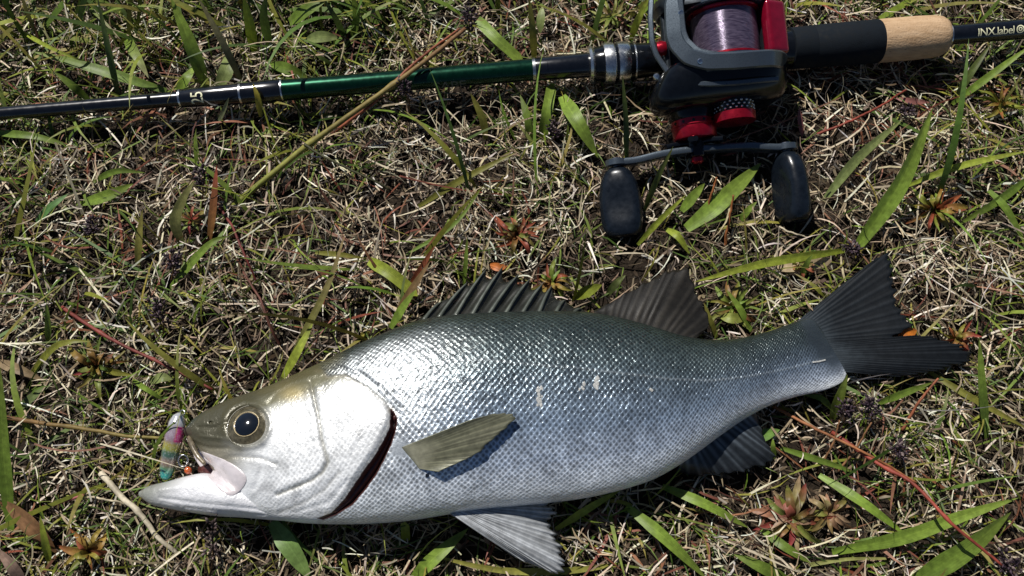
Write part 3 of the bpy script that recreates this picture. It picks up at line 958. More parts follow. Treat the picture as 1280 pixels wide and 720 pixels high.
# ------------------------------------------------------------------ the lure in its mouth
def build_lure():
    ctr2 = resample([(225, 516), (222, 526), (219, 540), (214, 562), (210, 580), (206, 600)], 60)
    t = np.linspace(0, 1, 60)
    z = np.interp(t, [0, .4, 1], [.0235, .0225, .015])
    P = np.array([at(a[0], a[1], q) for a, q in zip(ctr2, z)])
    R = np.interp(t, [0, .05, .15, .35, .6, .85, .97, 1], [.0011, .0032, .0046, .0052, .0049, .0041, .0026, .0008])
    T, S, N = frames(P)
    n = 24
    a = np.linspace(0, 2 * PI, n, endpoint=False)
    V = P[:, None] + R[:, None, None] * (np.cos(a)[None, :, None] * S[:, None] * 0.92 + np.sin(a)[None, :, None] * N[:, None] * 0.75)
    st_ = [0, .17, .22, .30, .40, .45, .53, .57, .63, .70, .76, .82, .90, 1]
    cl = np.array([[.6, .6, .62], [.62, .62, .64], [.42, .38, .42], [.40, .30, .36], [.38, .27, .33], [.52, .44, .08], [.45, .46, .08], [.10, .20, .12], [.10, .20, .15], [.42, .30, .24], [.34, .24, .17], [.15, .34, .18], [.02, .46, .42], [.02, .5, .45]])
    col = np.stack([np.interp(t, st_, cl[:, k]) for k in range(3)], -1)
    col = np.repeat(col[:, None], n, 1)
    pink = ((np.cos(a) < -0.35)[None] & (t > .22)[:, None] & (t < .42)[:, None])
    col[pink] = (.62, .05, .22)
    F = grid_faces(60, n, True).tolist() + [list(range(n))[::-1], [59 * n + k for k in range(n)]]
    lo = P[45].copy(); lo[2] = 0
    th_ = thing('fishing_lure', 'small minnow lure with pink, yellow and teal bands in the fish\'s mouth', 'lure', lo)
    link_mesh('lure_body', V.reshape(-1, 3), F, M['lure'], th_, pig=col.reshape(-1, 3))
    ep = at(217.5, 529, P[9][2] + .0030)
    link_mesh('eye', *lathe([(-.001, .0011), (.0001, .0011), (.0004, .0007), (.0005, .0001)], ep, (-.25, 0, 1), 18), M['pupil'], th_)
    # line tie loop on the nose
    c0 = at(228, 516, .0245)
    L = np.array([c0 + .0014 * np.array([math.cos(q), math.sin(q), .25 * math.cos(q)]) for q in np.linspace(0, 2 * PI, 20)])
    link_mesh('line_tie', *tube(L, .00035, 8), M['silver'], th_)
    # split ring
    c1 = at(229, 576, .0235)
    for dr, dzz in ((0, 0),):
        L = np.array([c1 + .0028 * np.array([math.cos(q) * .85, math.sin(q), .35 * math.sin(q)]) + np.array([0, 0, .0002 * q / 6]) for q in np.linspace(0, 4 * PI - .3, 56)])
        link_mesh('split_ring', *tube(L, .00042, 8), M['silver'], th_)
    # hook shank, bend and a red bead
    sh_ = np.array([at(232, 582, .0235), at(236, 588, .0225), at(240, 594, .021), at(234, 600, .0195), at(222, 598, .0225), at(217, 602, .0235)])
    hk = link_mesh('hook', *tube(resample(sh_, 36), np.interp(np.linspace(0, 1, 36), [0, .85, 1], [.0005, .00045, .0001]), 8), M['hook'], th_)
    bc = at(235, 588, .0225)
    link_mesh('bead', *lathe([(-.0020, .0003), (-.0014, .0014), (0, .0019), (.0014, .0014), (.0020, .0003)], bc, (.5, -.8, -.2), 16), simple('orange_bead', (.55, .10, .02), .2, .2, .8), hk)
build_lure()

# ------------------------------------------------------------------ the rod
RA = at(-60, 147, .0150); RB = at(1345, 31.0, .0235)
rd = (RB - RA) / np.linalg.norm(RB - RA)
def axp(px):
    """distance along the rod's axis that shows above photo column px"""
    lo, hi = 0.0, float(np.linalg.norm(RB - RA))
    for _ in range(50):
        m = (lo + hi) / 2
        if proj(RA + rd * m)[0] < px: lo = m
        else: hi = m
    return lo
def rpt(px):
    return RA + rd * axp(px)
def mm_per_px(px):
    p = rpt(px); q = proj(p)
    return np.linalg.norm(at(q[0], q[1] + 10, p[2]) - p) / 10 * 0.86
rod = thing('fishing_rod', 'black and green casting rod with cork and foam handle lying across the grass', 'fishing rod', rpt(700) * np.array([1, 1, 0]))
def rsec(name, prof, mat, n=40, auto=35, parent=None):
    """prof: (photo column, radius mm)"""
    P = [(axp(a - (6 if a > 735 else 0)), r / 1000) for a, r in prof]
    return link_mesh(name, *lathe(P, RA, rd, n), M[mat], parent or rod, auto=auto)
rsec('blank', [(-900, 2.56), (-60, 3.71), (60, 4.10), (226, 4.48), (240, 4.61)], 'blank')
rsec('ferrule', [(226, 4.99), (228, 5.50), (270, 5.89), (301, 6.27), (330, 6.66), (351, 6.78), (353, 6.40)], 'blank')
rsec('ferrule_ring', [(225, 4.61), (225.2, 5.57), (227.6, 5.63), (228, 4.61)], 'silver')
rsec('ferrule_ring', [(300.6, 5.89), (300.8, 6.43), (303.2, 6.46), (303.4, 5.89)], 'silver')
rsec('ferrule_ring', [(352.5, 5.89), (352.8, 6.91), (354.6, 6.91), (355, 5.89)], 'silver')
rsec('green_blank', [(354, 6.40), (420, 6.07), (540, 6.31), (668, 6.54)], 'green')
rsec('foregrip_ring', [(665, 6.19), (665.4, 6.96), (669, 7.02), (669.5, 6.19)], 'silver')
rsec('foregrip', [(668, 6.54), (670, 6.84), (705, 7.14), (743, 7.38), (760, 6.39)], 'blank')
rsec('winding_check', [(741, 7.14), (742, 10.47), (745, 11.42), (748.5, 10.09), (749.5, 8.86)], 'silver')
rsec('lock_nut', [(748, 8.65), (748.5, 9.89), (757, 10.51), (760, 11.12), (763, 11.54), (794, 11.33), (800, 10.51)], 'black')
rsec('nut_band', [(759.5, 10.92), (760, 11.85), (762, 12.26), (772, 12.26), (773.5, 11.64)], 'silver')
rsec('nut_band', [(776.8, 11.54), (777.2, 12.26), (790, 12.15), (792, 11.54)], 'silver')
rsec('seat_ring', [(797, 10.09), (797.4, 10.92), (799.2, 10.92), (799.6, 10.09)], 'silver')
rsec('reel_seat', [(792, 9.68), (800, 10.51), (830, 9.68), (900, 8.86), (960, 9.68), (992, 11.12), (1000, 11.54)], 'black')
rsec('foam_grip', [(992, 10.71), (993, 12.26), (1019.5, 12.57), (1021, 12.31), (1022.5, 12.62), (1060, 12.88), (1102, 12.98), (1103.5, 12.57)], 'eva', 56)
cg = rsec('cork_grip', [(1102, 12.36), (1103.5, 12.93), (1120, 12.98), (1150, 12.98), (1172, 12.57), (1181, 11.74), (1186, 10.30), (1188, 8.24), (1188.4, 4.94)], 'cork', 64)
rsec('end_ring', [(1186, 5.15), (1187.5, 6.80), (1191, 7.13), (1192, 5.83)], 'silver')
rsec('butt_blank', [(1188, 5.15), (1192, 5.72), (1280, 6.05), (1345, 6.26), (1480, 6.48), (1484, 5.62)], 'blank')

# lettering wrapped on the rod
rz = np.array([0, 0, 1.0]); rz = rz - rd * (rz @ rd); rz /= np.linalg.norm(rz)
ry = np.cross(rz, rd)                     # across the rod, away from the fish
def letters(txt, px0, px1, rad, tilt, size_ratio, mat, parent, quarter=False, name='lettering'):
    cu = bpy.data.curves.new(name, 'FONT')
    cu.body = txt; cu.size = 1.0; cu.space_character = 0.92; cu.resolution_u = 3
    to = bpy.data.objects.new(name, cu); C.objects.link(to)
    dg = bpy.context.evaluated_depsgraph_get()
    me = to.evaluated_get(dg).to_mesh()
    bm = bmesh.new(); bm.from_mesh(me)
    bmesh.ops.triangulate(bm, faces=bm.faces)
    bmesh.ops.subdivide_edges(bm, edges=bm.edges, cuts=3, use_grid_fill=True)
    bm.verts.index_update()
    V = np.array([v.co[:] for v in bm.verts]); F = [[v.index for v in f.verts] for f in bm.faces]
    bm.free()
    to.evaluated_get(dg).to_mesh_clear()
    bpy.data.objects.remove(to, do_unlink=True); bpy.data.curves.remove(cu)
    lo, hi = V[:, :2].min(0), V[:, :2].max(0)
    a0, a1 = axp(px0), axp(px1)
    if quarter:
        V = np.stack([-V[:, 1], V[:, 0], V[:, 2]], -1)
        lo, hi = V[:, :2].min(0), V[:, :2].max(0)
    s_ = (a1 - a0) / (hi[0] - lo[0])
    X = a0 + (V[:, 0] - lo[0]) * s_
    Yc = (V[:, 1] - (lo[1] + hi[1]) / 2) * s_ * size_ratio
    ang = Yc / rad + tilt
    P = RA + rd * X[:, None] + (rad + 0.00008) * (np.cos(ang)[:, None] * rz + np.sin(ang)[:, None] * ry)
    # a hair of thickness
    link_mesh(name, P, F, M[mat], parent, smooth=False)
VT = -0.55                                # side of the rod that faces the camera
bb = [o for o in rod.children if o.name.startswith('butt_blank')][0]
letters('INX.label', 1216, 1260.5, .00608, VT, 1.0, 'text', bb)
gbk = [o for o in rod.children if o.name.startswith('green_blank')][0]
letters('SABE', 542, 582, .00633, VT - .95, 0.85, 'text_dim', gbk)
fr = [o for o in rod.children if o.name == 'ferrule'][0]
letters('25', 242, 257, .00577, VT - .1, 0.8, 'text', fr, True)
def ring_mark(pxc, r0, r1, name):
    V = []; n = 40
    xc = axp(pxc); rad = .00608
    for r in (r0, r1):
        for q in np.linspace(0, 2 * PI, n, endpoint=False):
            ang = r * math.sin(q) / rad + VT
            V.append(RA + rd * (xc + r * math.cos(q)) + (rad + .00006) * (math.cos(ang) * rz + math.sin(ang) * ry))
    link_mesh(name, V, grid_faces(2, n, True)[:, ::-1].tolist(), M['text'], bb)
ring_mark(1268, .0018, .00245, 'emblem_ring')
ring_mark(1268, .0006, .00120, 'emblem_ring')

# ------------------------------------------------------------------ the reel
RO = rpt(905)                                # on the rod's axis under the spool
def L(x, y, z):
    """reel space in mm: x along the rod to the butt, y across away from the fish, z up"""
    return LV([(x, y, z)])[0]
RS, RR, ROX, ROZ = 1.18, math.radians(16), -9.0, 0.0     # size, roll towards the handle, shift along the rod
def LV(V):
    V = np.asarray(V, float)
    x = V[:, :1] * RS + ROX
    y = (V[:, 1:2] * math.cos(RR) - V[:, 2:3] * math.sin(RR)) * RS
    z = (V[:, 1:2] * math.sin(RR) + V[:, 2:3] * math.cos(RR)) * RS + ROZ
    return RO + (x * rd + y * ry + z * rz) / 1000
reel = thing('fishing_reel', 'black and grey baitcasting reel with red trim and purple line on the rod', 'fishing reel', RO * np.array([1, 1, 0]))
def rp(name, VF, mat, parent=None, auto=40, smooth=True):
    return link_mesh(name, LV(VF[0]), VF[1], M[mat], parent or reel, auto=auto, smooth=smooth)
def oval_loft(loops, n=56, ex=2.5):
    """loops: (y, cx, cz, rx, rz) superellipses in the xz plane stacked along y"""
    V = []
    for y, cx, cz, rx, rzz in loops:
        for k in range(n):
            a = 2 * PI * k / n
            c_, s_ = math.cos(a), math.sin(a)
            V.append((cx + rx * math.copysign(abs(c_) ** (2 / ex), c_), y, cz + rzz * math.copysign(abs(s_) ** (2 / ex), s_)))
    F = grid_faces(len(loops), n, True).tolist() + [list(range(n))[::-1], [(len(loops) - 1) * n + k for k in range(n)]]
    return np.array(V), F
SX, SZ = 2.0, 23.0                           # spool axis
# side plates
rp('side_plate', oval_loft([(-12.8, 0, 20, 26, 16), (-13.2, 0, 20, 29, 18.5), (-16, -1, 19.5, 31, 19), (-21, -2, 18.5, 32.5, 18.5), (-26, -3, 17.5, 33.5, 17), (-29.5, -4, 16.5, 32.5, 15.5), (-32, -5, 15.5, 29, 13), (-33, -6, 15, 25, 11)]), 'black')
rp('side_plate', oval_loft([(13.2, 0, 20, 26, 16), (13.6, 0, 20, 29, 18.5), (17, -1, 19.5, 30, 18.5), (21, -1, 19, 29, 17.5), (24, -1, 18.5, 26, 15.5), (25.5, -1, 18.5, 21, 12)]), 'dark_frame')
rp('foot', merge([(rbox((60, 9, 3), 1.0)[0] + (0, 0, 9.5), rbox((60, 9, 3), 1.0)[1]), (rbox((44, 27, 5), 1.5)[0] + (-2, 0, 5 + 3), rbox((44, 27, 5), 1.5)[1])]), 'dark_frame')
# spool with line
sp = rp('spool', merge([
    (np.array(v[0]), v[1]) for v in (
        lathe([(-12.4, 4), (-12.4, 16.9), (-11.9, 17.4), (-11.0, 17.4), (-10.5, 16.2), (-10.4, 4)], (SX, 0, SZ), (0, 1, 0), 64),
        lathe([(10.4, 4), (10.5, 16.2), (11.0, 17.4), (11.9, 17.4), (12.4, 16.9), (12.4, 4)], (SX, 0, SZ), (0, 1, 0), 64))]), 'red')
rp('line', lathe([(-10.8, 13), (-10.6, 15.6), (-6, 15.9), (0, 16.0), (6, 15.9), (10.6, 15.6), (10.8, 13)], (SX, 0, SZ), (0, 1, 0), 80), 'line', sp)
# rim of the handle side, curving round the spool
def arc_band(y0, y1, r0, r1, a0, a1, cx, cz, n=50):
    V = []
    for k in range(n):
        a = math.radians(a0 + (a1 - a0) * k / (n - 1))
        c_, s_ = math.cos(a), math.sin(a)
        for y, r in ((y0, r0), (y0, r1 - .6), (y0 + .6, r1), (y1 - 1.6, r1 - .2), (y1, r1 - 1.8), (y1, r0)):
            V.append((cx + r * c_, y, cz + r * s_))
    F = grid_faces(n, 6, True).tolist() + [list(range(6))[::-1], [(n - 1) * 6 + k for k in range(6)]]
    return np.array(V), F
rp('frame_rim', arc_band(-20.0, -12.6, 16.5, 20.2, -20, 205, SX, SZ), 'frame')
rp('frame_rim', arc_band(12.6, 19.0, 16.5, 20.0, -20, 205, SX, SZ), 'frame')
# front cover over the level wind: broad folded band
def band(path, wd, th_, mat, name, up=(0, 0, 1), parent=None, bev=.8, n=60):
    P = np.asarray(path, float)
    # straight runs with tight corners
    Q = [P[0]]
    for a, b, c in zip(P[:-2], P[1:-1], P[2:]):
        Q += [b + (a - b) * .22, b + (a - b) * .05 + (c - b) * .05, b + (c - b) * .22]
    Q.append(P[-1])
    return rp(name, sweep(np.array(Q), rrect(wd, th_, bev, 1), up), mat, parent, auto=18)
band([(-22, 20, 34.5), (-24.5, 14, 35), (-25.5, 0, 35), (-24.5, -5, 35), (-20, -12, 36.3), (-12, -16, 39.0), (0, -17.6, 42.2), (9, -17.4, 41.6), (17, -16.6, 38.6), (23, -15.8, 33.6), (26.5, -15.2, 27)], 8.0, 4.8, 'frame', 'front_cover', (-.25, -.22, 1))
band([(-21.4, 18, 37.4), (-21.6, 0, 37.6), (-20.4, -4.6, 37.9), (-16, -10.4, 39.2), (-9, -13.6, 41.6), (0, -14.8, 43.3), (9, -14.6, 42)], 2.6, 1.6, 'frame', 'front_cover_edge', (-.1, -.1, 1), bev=.4)
band([(-32.5, 21, 26), (-34.0, 12, 27), (-34.5, 0, 27.2), (-33, -7, 27), (-27.5, -17, 27), (-22, -22.4, 30.5), (-12, -25, 34.0), (0, -25.8, 35.2), (12, -25.4, 34.4), (22, -24.4, 31.0)], 2.6, 3.6, 'frame', 'front_bar', (-.2, -.2, 1), bev=.5)
for y_, r_, o_ in ((20, 1.6, (-27, 0, 23)), (20, 2.2, (-25.5, 0, 17)), (20, 2.6, (24, 0, 13))):
    rp('cross_post', lathe([(-y_, r_), (y_, r_)], o_, (0, 1, 0), 16), 'dark_frame')
rp('line_guide', lathe([(-2.5, 1.2), (-2.2, 3.2), (0, 3.7), (2.2, 3.2), (2.5, 1.2)], (-30, -3, 25.0), (1, 0, 0), 24), 'red')
rp('screw', lathe([(-.6, 1.9), (.6, 1.9), (1.0, 1.2)], (-24.5, -20.6, 30.2), (-.4, -.5, 1), 16), 'silver')
rp('screw', lathe([(-.6, 1.6), (.6, 1.6), (.9, 1.0)], (-33, -16, 23.0), (-.5, -.6, 1), 16), 'silver')
rp('trim_ring', arc_band(-13.1, -12.0, 17.0, 18.6, 10, 170, SX, SZ), 'chrome')
for x_, y_, z_ in ((-20.5, 9, 38.2), (-14.5, -15.6, 40.4), (14, -17.6, 42.0)):
    rp('screw', lathe([(-.6, 1.3), (.5, 1.3), (.8, .9), (.75, .2)], (x_ - 1.2, y_, z_ - .6), (-.1, -.1, 1), 14), 'chrome')
# thumb bar
tb = rbox((12.0, 26, 6.0), 2.4, 4)
a_ = math.radians(24)
tv = tb[0].copy(); tv = np.stack([tv[:, 0] * math.cos(a_) + tv[:, 2] * math.sin(a_), tv[:, 1], -tv[:, 0] * math.sin(a_) + tv[:, 2] * math.cos(a_)], -1)
rp('thumb_bar', (tv + (24.0, 0.8, 30.5), tb[1]), 'red_plastic')
rp('rear_cover', oval_loft([(-13, 23, 20, 5, 9), (-12, 23, 20, 7, 11), (12, 23, 20, 7, 11), (13, 23, 20, 5, 9)], 32), 'dark_frame')
# tension knob on the spool axis
ck = rp('tension_knob', lathe([(-30, 9.6), (-36.5, 9.4), (-37, 9.0)], (SX + 1.5, 0, SZ - 3), (0, 1, 0), 48), 'black')
nb = []
for ring_ in range(3):
    for k in range(22):
        a = 2 * PI * (k + .5 * (ring_ % 2)) / 22
        bx_ = rbox((1.2, .9, .9), .25, 1)
        v = bx_[0]
        ca, sa = math.cos(a), math.sin(a)
        q = np.stack([v[:, 0] * -sa + v[:, 2] * ca, v[:, 1], v[:, 0] * ca + v[:, 2] * sa], -1) + (SX + 1.5 + 9.5 * ca, -32.3 - ring_ * 1.6, SZ - 3 + 9.5 * sa)
        nb.append((q, bx_[1]))
rp('knurling', merge(nb), 'silver', ck)
rp('knob_ring', lathe([(-36.6, 9.0), (-36.8, 10.2), (-41.0, 10.0), (-41.3, 8.4), (-41.4, 1)], (SX + 1.5, 0, SZ - 3), (0, 1, 0), 48), 'red', ck)
# star drag and handle
HX, HZ = -14.5, 11.0
rp('drag_base', lathe([(-31, 12.5), (-35.5, 12.2), (-37, 11.0), (-37, 2)], (HX, 0, HZ), (0, 1, 0), 48), 'black')
sd = rp('drag_knob', lathe([(-36.5, 10.6), (-36.8, 11.3), (-39.8, 11.4), (-40.2, 10.9), (-45.4, 10.7), (-46.0, 10.2), (-46.2, 2)], (HX, 0, HZ), (0, 1, 0), 56), 'red')
for k in range(14):
    a = 2 * PI * k / 14
    rp('hole', lathe([(-.25, .75), (.12, .75), (.14, .3)], (HX + 11.35 * math.cos(a), -38.3, HZ + 11.35 * math.sin(a)), (math.cos(a), 0, math.sin(a)), 12), 'black', sd)
star = []
for k in range(5):
    a = math.radians(36 + 72 * k)
    d_ = np.array([math.cos(a), 0, math.sin(a)])
    P = [np.array([HX, -47.4, HZ]) + d_ * 3, np.array([HX, -47.6, HZ]) + d_ * 10, np.array([HX, -48.4, HZ]) + d_ * 15.0]
    star.append(sweep(catmull(P, 12), rrect(5.0, 2.4, .9, 2), (0, 1, 0)))
rp('drag_star', merge(star + [lathe([(-45.5, 5), (-50, 5), (-50.3, 3)], (HX, 0, HZ), (0, 1, 0), 24)]), 'black')
ARM = math.radians(2)
def hp(s_, y, q=0):
    return (HX + 4 + s_ * math.cos(ARM), y, HZ + s_ * math.sin(ARM) + q)
hd = rp('handle_arm', merge([sweep(catmull([hp(-44, -54.0), hp(-34, -53.8), hp(-22, -52), hp(-8, -51.2), hp(8, -51.2), hp(22, -52), hp(34, -53.8), hp(40, -54.0)], 60), rrect(9.0, 3.4, 1.0, 2), (0, 1, 0)),
                            lathe([(-55.6, 5.0), (-55.2, 5.6), (-52.4, 5.6), (-52.2, 2)], hp(-44, 0), (0, 1, 0), 28), lathe([(-55.6, 5.0), (-55.2, 5.6), (-52.4, 5.6), (-52.2, 2)], hp(40, 0), (0, 1, 0), 28)]), 'frame')
rp('arm_nut', merge([lathe([(-50, 5.2), (-54.5, 5.0), (-55, 4)], (HX, 0, HZ), (0, 1, 0), 6)]), 'black', hd)
rp('nut_cap', lathe([(-54.8, 3.0), (-57.0, 2.9), (-57.8, 1.8), (-58, .2)], (HX, 0, HZ), (0, 1, 0), 24), 'red', hd)
def knob(center, roll, name='handle_knob'):
    """flat swelling paddle, its long axis along -y"""
    V = []; n = 36
    prof = [(0, 3.4, 3.4), (-1.0, 4.6, 4.2), (-3, 7.0, 5.4), (-8, 9.2, 6.3), (-15, 10.2, 6.6), (-22, 10.4, 6.7), (-28, 10.2, 6.7), (-32, 9.4, 6.3), (-34.5, 7.6, 5.2), (-35.5, 4.2, 3.0)]
    ys = np.linspace(0, 1, 26)
    pk = np.array(prof)
    idx = np.linspace(0, len(prof) - 1, 30)
    for t in idx:
        y, rx, r2 = [np.interp(t, range(len(prof)), pk[:, k]) for k in range(3)]
        for k in range(n):
            a = 2 * PI * k / n
            c_, s_ = math.cos(a), math.sin(a)
            xx = rx * math.copysign(abs(c_) ** .8, c_); zz = r2 * math.copysign(abs(s_) ** .8, s_)
            # thumb hollow on the broad faces
            hol = 1 - 0.22 * math.exp(-((y + 19) / 9.5) ** 2) * math.exp(-(xx / 6.8) ** 4)
            zz *= hol
            V.append((center[0] + xx * math.cos(roll) - zz * math.sin(roll), center[1] + y, center[2] + xx * math.sin(roll) + zz * math.cos(roll)))
    F = grid_faces(30, n, True).tolist() + [list(range(n))[::-1], [29 * n + k for k in range(n)]]
    return np.array(V), F
k1 = rp('handle_knob', knob(hp(-44, -56.0), math.radians(14)), 'knob', hd, auto=60)
k2 = rp('handle_knob', knob(hp(40, -56.0), math.radians(70)), 'knob', hd, auto=60)
for cx_ in (-44, 40):
    rp('knob_axle', lathe([(-51.5, 2.6), (-57.5, 2.6)], hp(cx_, 0), (0, 1, 0), 16), 'silver', hd)

# ------------------------------------------------------------------ obstacles the plants keep clear of
px_out = np.vstack([np.array([p[0] for p in PAIR], float), np.array([p[1] for p in PAIR], float)[::-1]])
FISH_XY = np.array([at(a, b, zc_at(a))[:2] for a, b in [p[0] for p in PAIR] + [p[1] for p in PAIR][::-1]])
JAW_XY = np.array([at(a, b, .02)[:2] for a, b in [(178, 613), (238, 595), (300, 600), (300, 647), (240, 641), (190, 631)]])
FINS_XY = [np.array([at(a, b, .014)[:2] for a, b in poly]) for poly in (
    [(1008, 398), (1076, 337), (1110, 318), (1138, 407), (1223, 446), (1122, 471), (1056, 464)],
    [(744, 394), (842, 337), (858, 339), (886, 406), (868, 425)],
    [(852, 578), (895, 594), (972, 578), (943, 514)],
    [(563, 642), (648, 699), (700, 717), (705, 708), (682, 629)],
    [(522, 402), (552, 377), (607, 337), (628, 334), (662, 349), (689, 358), (742, 395)])]
REEL_XY = [np.array([L(x, y, 13)[:2] for x, y in poly]) for poly in ([(-38, -47), (32, -47), (32, 27), (-38, 27)], [(-60, -58), (36, -58), (36, -46), (-60, -46)], [(-69, -98), (-40, -98), (-40, -54), (-69, -54)], [(18, -98), (42, -98), (42, -54), (18, -54)])]
REEL_Z = [.010, .008, .004, .004]

def blocked(P):
    """P (N,K,3): True where a blade would run through the fish, the rod or the reel"""
    N, K, _ = P.shape
    Q = P.reshape(-1, 3)
    bad = np.zeros(len(Q), bool)
    m = (Q[:, 0] > -.26) & (Q[:, 0] < .30) & (Q[:, 1] > -.20) & (Q[:, 1] < .09)
    q = Q[m]
    b = np.zeros(len(q), bool)
    i = inside(q[:, :2], FISH_XY) | inside(q[:, :2], JAW_XY)
    d = np.zeros(len(q)); d[i] = dist_poly(q[i][:, :2], FISH_XY, True)
    b |= i & (q[:, 2] > .0175 - .0155 * np.clip(d / .020, 0, 1) ** .6)
    for f in FINS_XY:
        b |= inside(q[:, :2], f) & (q[:, 2] > .0085)
    bad[m] = b
    t = np.clip((Q - RA) @ rd, 0, 2)
    dr = np.linalg.norm(Q - (RA + t[:, None] * rd), axis=1)
    rad = np.interp(proj(RA + t[:, None] * rd)[:, 0], [0, 350, 660, 740, 760, 990, 1000, 1185, 1190, 1300], [.004, .0062, .0068, .0075, .0125, .0125, .0138, .0138, .0068, .007])
    bad |= dr < rad
    for poly, z in zip(REEL_XY, REEL_Z):
        bad |= inside(Q[:, :2], poly) & (Q[:, 2] > z)
    return bad.reshape(N, K).any(1)

# ------------------------------------------------------------------ ribbons by the thousand
def ribbons(base, az, el, length, width, curve, bend, K, taper, twist, lat=0.0, zmin=0.0006):
    """N ribbons of K segments: returns centre points, side vectors, widths"""
    N = len(az)
    P = np.zeros((N, K + 1, 3)); P[:, 0] = base
    S = np.zeros((N, K + 1, 3))
    seg = length / K
    a = az.copy(); e = el.copy()
    for k in range(K + 1):
        T = np.stack([np.cos(e) * np.cos(a), np.cos(e) * np.sin(a), np.sin(e)], -1)
        hz = np.stack([-np.sin(a), np.cos(a), np.zeros(N)], -1)
        nn = np.cross(T, hz)
        S[:, k] = hz * np.cos(twist)[:, None] + nn * np.sin(twist)[:, None]
        if k < K:
            P[:, k + 1] = P[:, k] + T * seg[:, None]
            low = P[:, k + 1, 2] < zmin
            P[low, k + 1, 2] = zmin + rng.uniform(0, .0012, low.sum())
            e = e - curve / K
            a = a + bend / K
    t = np.linspace(0, 1, K + 1)
    prof = taper(t)
    W = width[:, None] * prof[None]
    return P, S, W

def ribbon_mesh(name, sets, mat, label, cat, kind='stuff'):
    Vs, Fs, Cs, o = [], [], [], 0
    for P, S, W, col in sets:
        N, K1, _ = P.shape
        A = P - S * W[..., None] / 2
        B = P + S * W[..., None] / 2
        V = np.stack([A, B], 2).reshape(-1, 3)
        i = (np.arange(N) * K1 * 2)[:, None]
        k = (np.arange(K1 - 1) * 2)[None]
        F = np.stack([i + k, i + k + 1, i + k + 3, i + k + 2], -1).reshape(-1, 4) + o
        Vs.append(V); Fs.append(F); o += len(V)
        Cs.append(np.repeat(col.reshape(N, K1, 3), 2, axis=1).reshape(-1, 3))
    ob = link_mesh(name, np.vstack(Vs), np.vstack(Fs), mat, pig=np.clip(np.vstack(Cs), 0, 1))
    return tag(ob, label, cat, kind=kind)

STRAW = np.array([[.60, .52, .38], [.46, .37, .245], [.70, .64, .52], [.28, .22, .145], [.16, .115, .075], [.74, .71, .63], [.28, .25, .19], [.36, .275, .19]])
HUMUS_SHADE = np.array([[.075, .052, .033], [.11, .078, .05], [.05, .034, .022], [.15, .11, .072]])  # decayed straw browns, kept dark to put the gaps' shade into the colour
GREEN = np.array([[.12, .19, .022], [.16, .225, .028], [.085, .15, .024], [.20, .22, .028], [.23, .21, .04], [.06, .11, .018]])
RED = np.array([[.20, .06, .035], [.22, .095, .05], [.27, .13, .085], [.14, .05, .035]])

def vnoise(x, y, f, seed):
    r = np.random.default_rng(seed)
    s = np.zeros_like(x)
    for k in range(7):
        a = r.uniform(0, 2 * PI); ff = f * r.uniform(.6, 1.7)
        s += np.sin(ff * (x * np.cos(a) + y * np.sin(a)) + r.uniform(0, 7))
    return s / 2.6

def scatter(n, area):
    x = rng.uniform(area[0], area[1], n); y = rng.uniform(area[2], area[3], n)
    return x, y

def greenness(x, y):
    """where the sward is greener: towards the far left and the near left, patches elsewhere"""
    g_ = 0.38 + 0.22 * vnoise(x, y, 30, 4)
    g_ += 0.45 * np.exp(-(((x + .22) / .16) ** 2 + ((y - .22) / .10) ** 2))
    g_ += 0.18 * np.exp(-(((x + .26) / .10) ** 2 + ((y + .10) / .08) ** 2))
    g_ += 0.22 * np.exp(-(((x - .30) / .08) ** 2 + ((y - .15) / .12) ** 2))
    g_ -= 0.22 * np.exp(-(((x - .19) / .10) ** 2 + ((y - .09) / .07) ** 2))
    g_ -= 0.12 * np.exp(-(((x + .02) / .16) ** 2 + ((y - .10) / .06) ** 2))
    return np.clip(g_, .03, .95)

def palette(pal, idx, n, K1, jit=.18, tipbrown=None):
    c = pal[idx] * rng.uniform(1 - jit, 1 + jit, (n, 1)) * rng.uniform(.93, 1.07, (n, 3))
    c = np.repeat(c[:, None], K1, 1)
    if tipbrown is not None:
        f = (np.linspace(0, 1, K1)[None] ** 2.2 * tipbrown[:, None])[..., None]
        c = c * (1 - f) + np.array([.30, .22, .12]) * f
    return c

AREA = (-.47, .47, -.29, .46)
OUT = (-2.2, 2.2, -2.0, 2.4)
